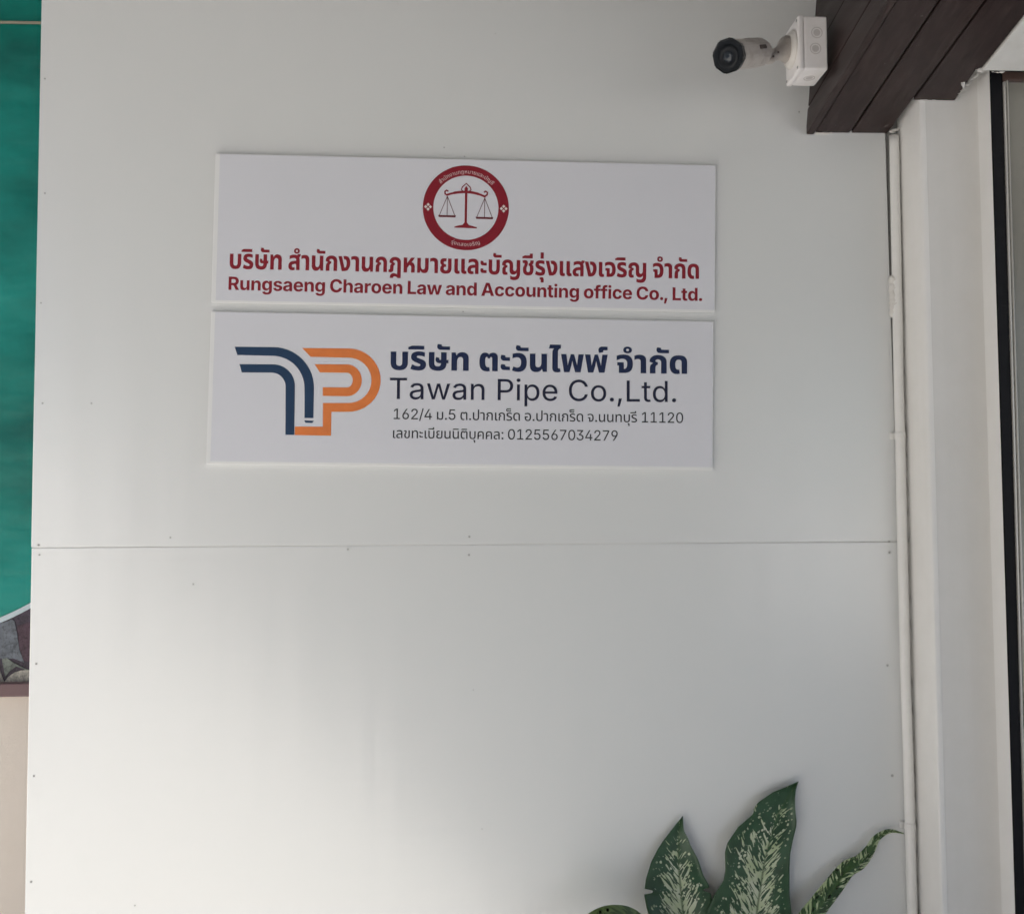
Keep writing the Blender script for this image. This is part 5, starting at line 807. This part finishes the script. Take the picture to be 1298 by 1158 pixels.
ring_text('สำนักงานกฎหมายและบัญชี', 44.6, radians(-137), radians(-43), 3.9, False)
ring_text('รุ่งแสงเจริญ', 50.2, radians(112), radians(68), 3.9, True)

# interlocking pipe logo, traced in photo pixels
def from_zoom(pts): return [(255 + x*345/1298, 385 + y*220/828) for x, y in pts]
def arc(cx, cy, rx, ry, a0, a1, n=14): return [(cx + rx*cos(radians(a0+(a1-a0)*i/n)), cy + ry*sin(radians(a0+(a1-a0)*i/n))) for i in range(n+1)]
def logo(parent, name, loops, material, d=0.0):
    bm = B()
    for j, lp in enumerate(loops):
        q = [at(x, y, YF) for x, y in from_zoom(lp)]
        fill(bm, [[(p.x, p.z) for p in q]], lambda x, z: Vector((x, YF-d-0.00004*j, z)))
    bmesh.ops.recalc_face_normals(bm, faces=bm.faces)
    for f in bm.faces:
        if f.normal.y > 0: f.normal_flip()
    return obj(name, bm, material, parent)
outer = [(160, 205)] + arc(345, 400, 193, 193, -90, 0) + [(535, 545), (493, 544)] + arc(340, 402, 153, 154, 0, -90) + [(173, 244)]
inner = [(183, 288)] + arc(343, 392, 104, 103, -90, 0) + [(444, 625), (402, 624)] + arc(335, 395, 68, 67, 0, -90) + [(194, 327)]
dash = [(491, 556), (538, 558), (530, 568), (498, 567)]
logo(s2, 'logo_blue_pipe', [outer, inner, dash], M['blue'])
oP = [(482, 211)] + arc(702, 364, 154, 151, -90, 90, 24) + [(621, 515), (619, 629), (446, 626), (447, 585), (580, 586), (581, 473)] + arc(702, 365, 110, 108, 90, -90, 20) + [(522, 253)]
iP = [(541, 288)] + arc(695, 365, 71, 76, -90, 90, 20) + [(580, 439), (580, 398)] + arc(695, 364, 28, 35, 90, -90, 12) + [(566, 327)]
logo(s2, 'logo_orange_pipe', [oP, iP], M['orange'])

# ================================================================ PLANT
def leaf_mat(name, dark, light, amount, fl_share=0.85):
    m = mat(name, dark, 0.36, 0.45); t = NT(m)
    uv = t.n.new('ShaderNodeUVMap'); uv.uv_map = 'leaf'
    sp = t.n.new('ShaderNodeSeparateXYZ'); t.l.new(uv.outputs[0], sp.inputs[0]); u, v = sp.outputs[0], sp.outputs[1]   # u metres from the midrib (signed), v metres along it
    au = t.math('ABSOLUTE', u); along = t.math('SUBTRACT', v, t.math('MULTIPLY', au, 1.35))
    sgn = t.math('MULTIPLY', t.math('SIGN', u), 7.3)
    cb = t.n.new('ShaderNodeCombineXYZ'); t.l.new(t.math('MULTIPLY', along, 118), cb.inputs[0]); t.l.new(t.math('MULTIPLY', u, 60), cb.inputs[1]); t.l.new(sgn, cb.inputs[2])
    n1 = t.noise(cb.outputs[0], 1.0, 1.6, 0.5, 0.6)
    n2 = t.noise(uv.outputs[0], 22, 3)
    w = t.n.new('ShaderNodeUVMap'); w.uv_map = 'rel'; s2_ = t.n.new('ShaderNodeSeparateXYZ'); t.l.new(w.outputs[0], s2_.inputs[0])  # rel: 0 midrib .. 1 edge ; 0 tip .. 1 base
    rel_u, rel_v = s2_.outputs[0], s2_.outputs[1]
    fall = t.math('SUBTRACT', 1.0, t.math('MULTIPLY', t.math('POWER', rel_u, 1.8), 1.55))
    tipf = t.ramp(rel_v, [(0.06, 0.0), (0.20, 0.55), (0.45, 1.0)])
    th = t.math('ADD', t.math('ADD', n1, t.math('MULTIPLY', t.math('SUBTRACT', n2, 0.5), 0.35)), t.math('MULTIPLY', t.math('SUBTRACT', t.math('MULTIPLY', fall, tipf), 0.5), amount))
    mask = t.ramp(th, [(0.558, 0.0), (0.585, 1.0)])
    vo = t.n.new('ShaderNodeTexVoronoi'); vo.inputs['Scale'].default_value = 125; t.l.new(uv.outputs[0], vo.inputs['Vector'])       # small round flecks towards the margin
    sel = t.n.new('ShaderNodeSeparateColor'); t.l.new(vo.outputs['Color'], sel.inputs[0])
    size = t.math('MULTIPLY', sel.outputs[0], 0.42)
    fleck = t.math('MULTIPLY', t.math('GREATER_THAN', size, vo.outputs['Distance']), t.math('MULTIPLY', t.ramp(rel_v, [(0.08, 0.0), (0.16, 1.0)]), t.ramp(rel_u, [(0.70, 1.0), (0.90, 0.0)])))
    fleck = t.math('MULTIPLY', fleck, t.math('GREATER_THAN', sel.outputs[1], 1.0 - fl_share))
    mask = t.math('MAXIMUM', mask, fleck)
    rib = t.ramp(au, [(0.0012, 1.0), (0.0026, 0.0)])
    base = t.ramp(t.noise(t.coord(), 25, 3), [(0.3, tuple(c*.75 for c in dark)), (0.7, tuple(c*1.3 for c in dark))])
    base = t.mix(t.math('MULTIPLY', t.ramp(rel_u, [(0.80, 0.0), (1.0, 1.0)]), .2), base, (dark[0]*1.9, dark[1]*1.6, dark[2]*1.1))
    cream = t.mix(t.ramp(n2, [(0.35, 0.0), (0.65, 1.0)]), light, (light[0]*.72, light[1]*.80, light[2]*.62))
    c = t.mix(mask, base, cream); c = t.mix(t.math('MULTIPLY', rib, .85), c, (dark[0]*1.4, dark[1]*1.25, dark[2]*.9)); t.col(c)
    vn = t.n.new('ShaderNodeTexWave'); vn.bands_direction = 'X'; vn.inputs['Scale'].default_value = 0.35; vn.inputs['Distortion'].default_value = 1.0; t.l.new(cb.outputs[0], vn.inputs['Vector'])
    t.nrm(t.bump(vn.outputs['Fac'], 0.25, 0.0012))
    t.b.inputs['Subsurface Weight'].default_value = 0.0
    return m
plant = thing('variegated_plant', 'leafy houseplant with dark green leaves speckled cream against the white wall', 'plant', (at(930, 1158, -.12).x, -0.16, 0))
POT = Vector((plant.location.x, -0.17, 0))
lm = leaf_mat('variegated_leaf', (0.026, 0.068, 0.032), (0.50, 0.53, 0.40), 0.25)
lm2 = leaf_mat('greener_leaf', (0.034, 0.078, 0.026), (0.46, 0.52, 0.34), -0.09, 0.3)
lm3 = leaf_mat('plain_green_leaf', (0.026, 0.052, 0.016), (0.08, 0.12, 0.04), -0.15, 0.0)
def interp(pts, y):
    for (x0, y0), (x1, y1) in zip(pts, pts[1:]):
        if y0 <= y <= y1: return x0 + (x1-x0)*(y-y0)/((y1-y0) or 1)
    return pts[-1][0] if y > pts[-1][1] else pts[0][0]
def leaf(left, right, mid, depth, material, rows=90, cols=14, tears=()):
    """outline as (x, y) photo pixels from tip to base; depth(rel_along, rel_across) gives the real y of each point"""
    y0, y1 = mid[0][1], mid[-1][1]; bm = B(); uvl = bm.loops.layers.uv.new('leaf'); rel = bm.loops.layers.uv.new('rel'); info = {}; g = []
    for j in range(rows+1):
        f = j/rows; y = y0 + (y1-y0)*f; xl, xr, xm = interp(left, y), interp(right, y), interp(mid, y); row = []
        for side, ty, th, reach in tears:
            if abs(y-ty) < th:
                kk = 1-abs(y-ty)/th
                if side < 0: xl = xl + (reach-xl)*min(1, kk*1.8)
                else: xr = xr + (reach-xr)*min(1, kk*1.8)
        for i in range(-cols, cols+1):
            s = i/cols; x = xm + (xr-xm)*s if s > 0 else xm + (xm-xl)*s
            dd = depth(f, s); p = at(x, y + (2.0*(1-abs(s))*0), dd); v = bm.verts.new(p); row.append(v)
            info[v] = ((x-xm)*0.0018, (y1-y)*0.0018, abs(s), f)
        g.append(row)
    for j in range(rows):
        for i in range(2*cols):
            fc = bm.faces.new((g[j][i], g[j+1][i], g[j+1][i+1], g[j][i+1]))
            for lp in fc.loops:
                a, b, c, d = info[lp.vert]; lp[uvl].uv = (a, b); lp[rel].uv = (c, d)
    bmesh.ops.remove_doubles(bm, verts=bm.verts, dist=1e-5)
    bmesh.ops.solidify(bm, geom=bm.faces[:], thickness=0.0006)
    return obj('leaf', bm, material, plant, smooth=True), None
def vfold(y_tip, y_base, fold, seed, wave=0.006):
    def d(f, s): return y_tip + (y_base-y_tip)*f - fold*abs(s)*(0.35+f) + wave*noise.noise(Vector((f*4+seed, s*1.3, seed))) * abs(s)
    return d
# middle leaf
L1l = [(865.3,1034),(859,1041),(852.5,1049.5),(840.7,1064.7),(833,1077),(825.4,1091.9),(818.6,1113.9),(816.6,1134),(819.5,1149.5),(822,1158),(834,1190),(856,1225),(868,1240)]
L1r = [(865.3,1034),(866,1047),(867,1053),(872,1062),(874.6,1069.8),(884.7,1088.5),(891.5,1108.8),(898.3,1120.7),(903,1140),(904,1158),(898,1190),(882,1225),(872,1240)]
L1m = [(865.3,1034),(860.5,1054),(860,1098),(866,1158),(870,1240)]
leaf(L1l, L1r, L1m, vfold(-0.010, -0.040, 0.016, 3, .009), lm, rows=110, tears=((-1, 1129.5, 3.6, 828), (1, 1127.5, 3.0, 891)))
# tall leaf
L2l = [(1011.9,990.2),(1003,994),(994.9,997.8),(979.7,1003.7),(961,1016.4),(955.5,1024),(955,1030.8),(946,1039),(935.6,1047.8),(922,1068),(918.8,1080),(919.5,1102),(917,1115.6),(905,1134),(897,1154),(893,1175),(897,1205),(915,1240),(940,1268)]
L2r = [(1011.9,990.2),(1008.5,1000),(1007.4,1012),(1007.6,1024),(1009.6,1040),(1009.3,1047),(1005,1064.7),(1001.7,1081.7),(1000.8,1098.6),(1000.8,1132.5),(1003.4,1158),(1003,1190),(990,1235),(950,1268)]
L2m = [(1011.9,990.2),(1000,1008),(986,1031),(969.5,1088.5),(960,1149.5),(947,1268)]
leaf(L2l, L2r, L2m, vfold(-0.012, -0.048, 0.016, 9, .012), lm, rows=120)
# narrow twisted leaf on the right (long axis runs from upper right to lower left)
def leaf_line(spine, widths, ydep, material, roll, cols=8):
    P = [at(x, y, ydep[i]) for i, (x, y) in enumerate(spine)]; bm = B(); uvl = bm.loops.layers.uv.new('leaf'); rel = bm.loops.layers.uv.new('rel'); info = {}; g = []
    n = 60; dist = 0; prev = None
    def sample(seq, t):
        k = min(int(t*(len(seq)-1)), len(seq)-2); f = t*(len(seq)-1)-k
        q0, q1, q2, q3 = seq[max(k-1, 0)], seq[k], seq[k+1], seq[min(k+2, len(seq)-1)]
        return 0.5*((2*q1) + (q2-q0)*f + (2*q0-5*q1+4*q2-q3)*f*f + (3*q1-q0-3*q2+q3)*f**3)
    for j in range(n+1):
        t = j/n; c = sample(P, t); tn = (sample(P, min(t+.01, 1)) - sample(P, max(t-.01, 0))).normalized(); w = max(0.0002, sample(widths, t)); ro = sample(roll, t)
        side = Vector((-tn.z, 0, tn.x)).normalized(); nn = tn.cross(side).normalized(); dirn = side*cos(ro) + nn*sin(ro)
        if prev is not None: dist += (c-prev).length
        prev = c; row = []
        for i in range(-cols, cols+1):
            s = i/cols; p = c + dirn*w*s + nn*(-0.35*w*s*s) ; v = bm.verts.new(p); row.append(v); info[v] = (w*s, -dist, abs(s), t)
        g.append(row)
    for j in range(n):
        for i in range(2*cols):
            fc = bm.faces.new((g[j][i], g[j+1][i], g[j+1][i+1], g[j][i+1]))
            for lp in fc.loops:
                a, b, c, d = info[lp.vert]; lp[uvl].uv = (a, b); lp[rel].uv = (c, d)
    bmesh.ops.solidify(bm, geom=bm.faces[:], thickness=0.0006)
    return obj('leaf', bm, material, plant, smooth=True)
k_px = 2.37/1300
leaf_line([(1146,1056),(1128,1053),(1112,1062),(1103,1078),(1091,1093),(1075,1102),(1061,1120),(1042,1145),(1022,1172),(990,1215),(965,1262)],
          [w*k_px for w in (0.5, 2.6, 4.5, 6.5, 9, 10, 11.5, 13, 14, 11, 2)], [-.022,-.024,-.027,-.03,-.034,-.038,-.043,-.05,-.06,-.08,-.10], lm2, [0.2,.5,.6,.3,.2,.5,.3,.1,.1,.1,.1])
# arching leaf at the lower left, and two lower ones out of the picture
leaf_line([(716,1222),(736,1196),(757,1180),(777,1174),(797,1180),(822,1204),(868,1262)],
          [w*k_px for w in (1, 20, 26, 28, 27, 18, 3)], [-.17,-.16,-.15,-.145,-.14,-.13,-.12], lm3, [.25,.3,.35,.35,.3,.3,.3])
leaf_line([(1050,1330),(1040,1270),(1010,1240),(975,1262)], [w*k_px for w in (1, 22, 18, 3)], [-.34,-.30,-.24,-.17], lm, [.9,.9,.8,.6])
leaf_line([(860,1390),(862,1310),(890,1268),(930,1290)], [w*k_px for w in (1, 24, 20, 3)], [-.36,-.32,-.25,-.17], lm, [.9,.9,.8,.6])
sm = mat('green_leaf_stalk', (0.06, 0.11, 0.035), 0.4)
top = POT + Vector((0, 0, .16))
for (px, py, yy) in ((870,1238,-.036),(945,1266,-.045),(966,1260,-.10),(867,1260,-.12),(976,1260,-.17),(929,1288,-.17)):
    e = at(px, py, yy); m_ = (e+top)/2 + Vector((0, -.01, .03)); P = [(1-t)**2*top + 2*t*(1-t)*m_ + t*t*e for t in [i/10 for i in range(11)]]
    bm = B(); tube(bm, P, [.007-.004*i/10 for i in range(11)], 10); obj('stalk', bm, sm, plant, smooth=True)
bm = B(); lathe(bm, POT, (0, 0, 1), [(0, .10), (.004, .105), (.17, .135), (.18, .142), (.20, .142), (.20, .13), (.165, .125)], 40); obj('pot', bm, old_paint('pot_glaze', (.35, .16, .09), .5, .3), plant, smooth=False)
# ================================================================ unseen roof, walls and floor, added above and behind to shape the light
def plain(name, parts, material, label, cat):
    bm = B()
    for p in parts: box(bm, *p)
    o = obj(name, bm, material); o['label'] = label; o['category'] = cat; return o
bm = B()
roof_plan = [(-2.05, 0.6), (4.6, 0.6), (4.6, -13.0), (-6.3, -13.0), (-2.05, -0.9)]  # outline shaped to shade the wall and place the sun patch
hexv = [[bm.verts.new((x, y, z)) for x, y in roof_plan] for z in (3.36, 3.5)]
bm.faces.new(hexv[0]); bm.faces.new(hexv[1])
for k in range(5): bm.faces.new((hexv[0][k], hexv[0][(k+1) % 5], hexv[1][(k+1) % 5], hexv[1][k]))
bmesh.ops.recalc_face_normals(bm, faces=bm.faces)
o = obj('shade_roof', bm, old_paint('shade_roof_paint', (0.16, 0.15, 0.145), .7, .2)); o['label'] = 'unseen flat roof over the porch, its outline shaped to shade the white wall'; o['category'] = 'roof'
plain('sky_blocker', [(-9.7, -9.5, -8.0, 0.36, 0, 7.2)], old_paint('sky_blocker_paint', (0.28, 0.27, 0.25), .7, .2), 'unseen wall added on the left to block sky light', 'wall')  # added out of view, tall enough to block the sky
plain('rear_blocker', [(-5.6, 4.6, -13.3, -13.05, 0, 3.34)], old_paint('rear_blocker_paint', (0.25, 0.24, 0.23), .7, .2), 'unseen grey wall added behind the viewer to cut fill light', 'wall')  # added out of view to keep fill light low
bm = B(); c_, s_ = cos(radians(37)), sin(radians(37))  # white reflector out of view, added and turned sunward for the panel sheen
def rp(x, y, z): return Vector((-9.5 + x*c_ - y*s_, -18 + x*s_ + y*c_, z))
hexa(bm, [rp(*q) for q in ((-5,-.1,0),(6,-.1,0),(6,.1,0),(-5,.1,0),(-5,-.1,2.9),(6,-.1,2.9),(6,.1,2.9),(-5,.1,2.9))])
o = obj('sheen_reflector', bm, old_paint('sheen_reflector_paint', (0.80, 0.79, 0.77), .7, .05)); o['label'] = 'unseen white wall added to reflect as a bright sheen in the panels'; o['category'] = 'reflector'
bm = B(); q = [(0.35, -0.0), (4.8, 0.0), (4.8, -13.0), (-5.2, -13.0), (0.1, -1.3)]; bm.faces.new([bm.verts.new((x, y, 0.004)) for x, y in q][::-1])  # floor patch out of view, added to set bounce on the lower wall
g = obj('bounce_floor', bm, concrete('pale_bounce_floor', (0.64, 0.635, 0.625), (0.71, 0.705, 0.695))); g['kind'] = 'structure'
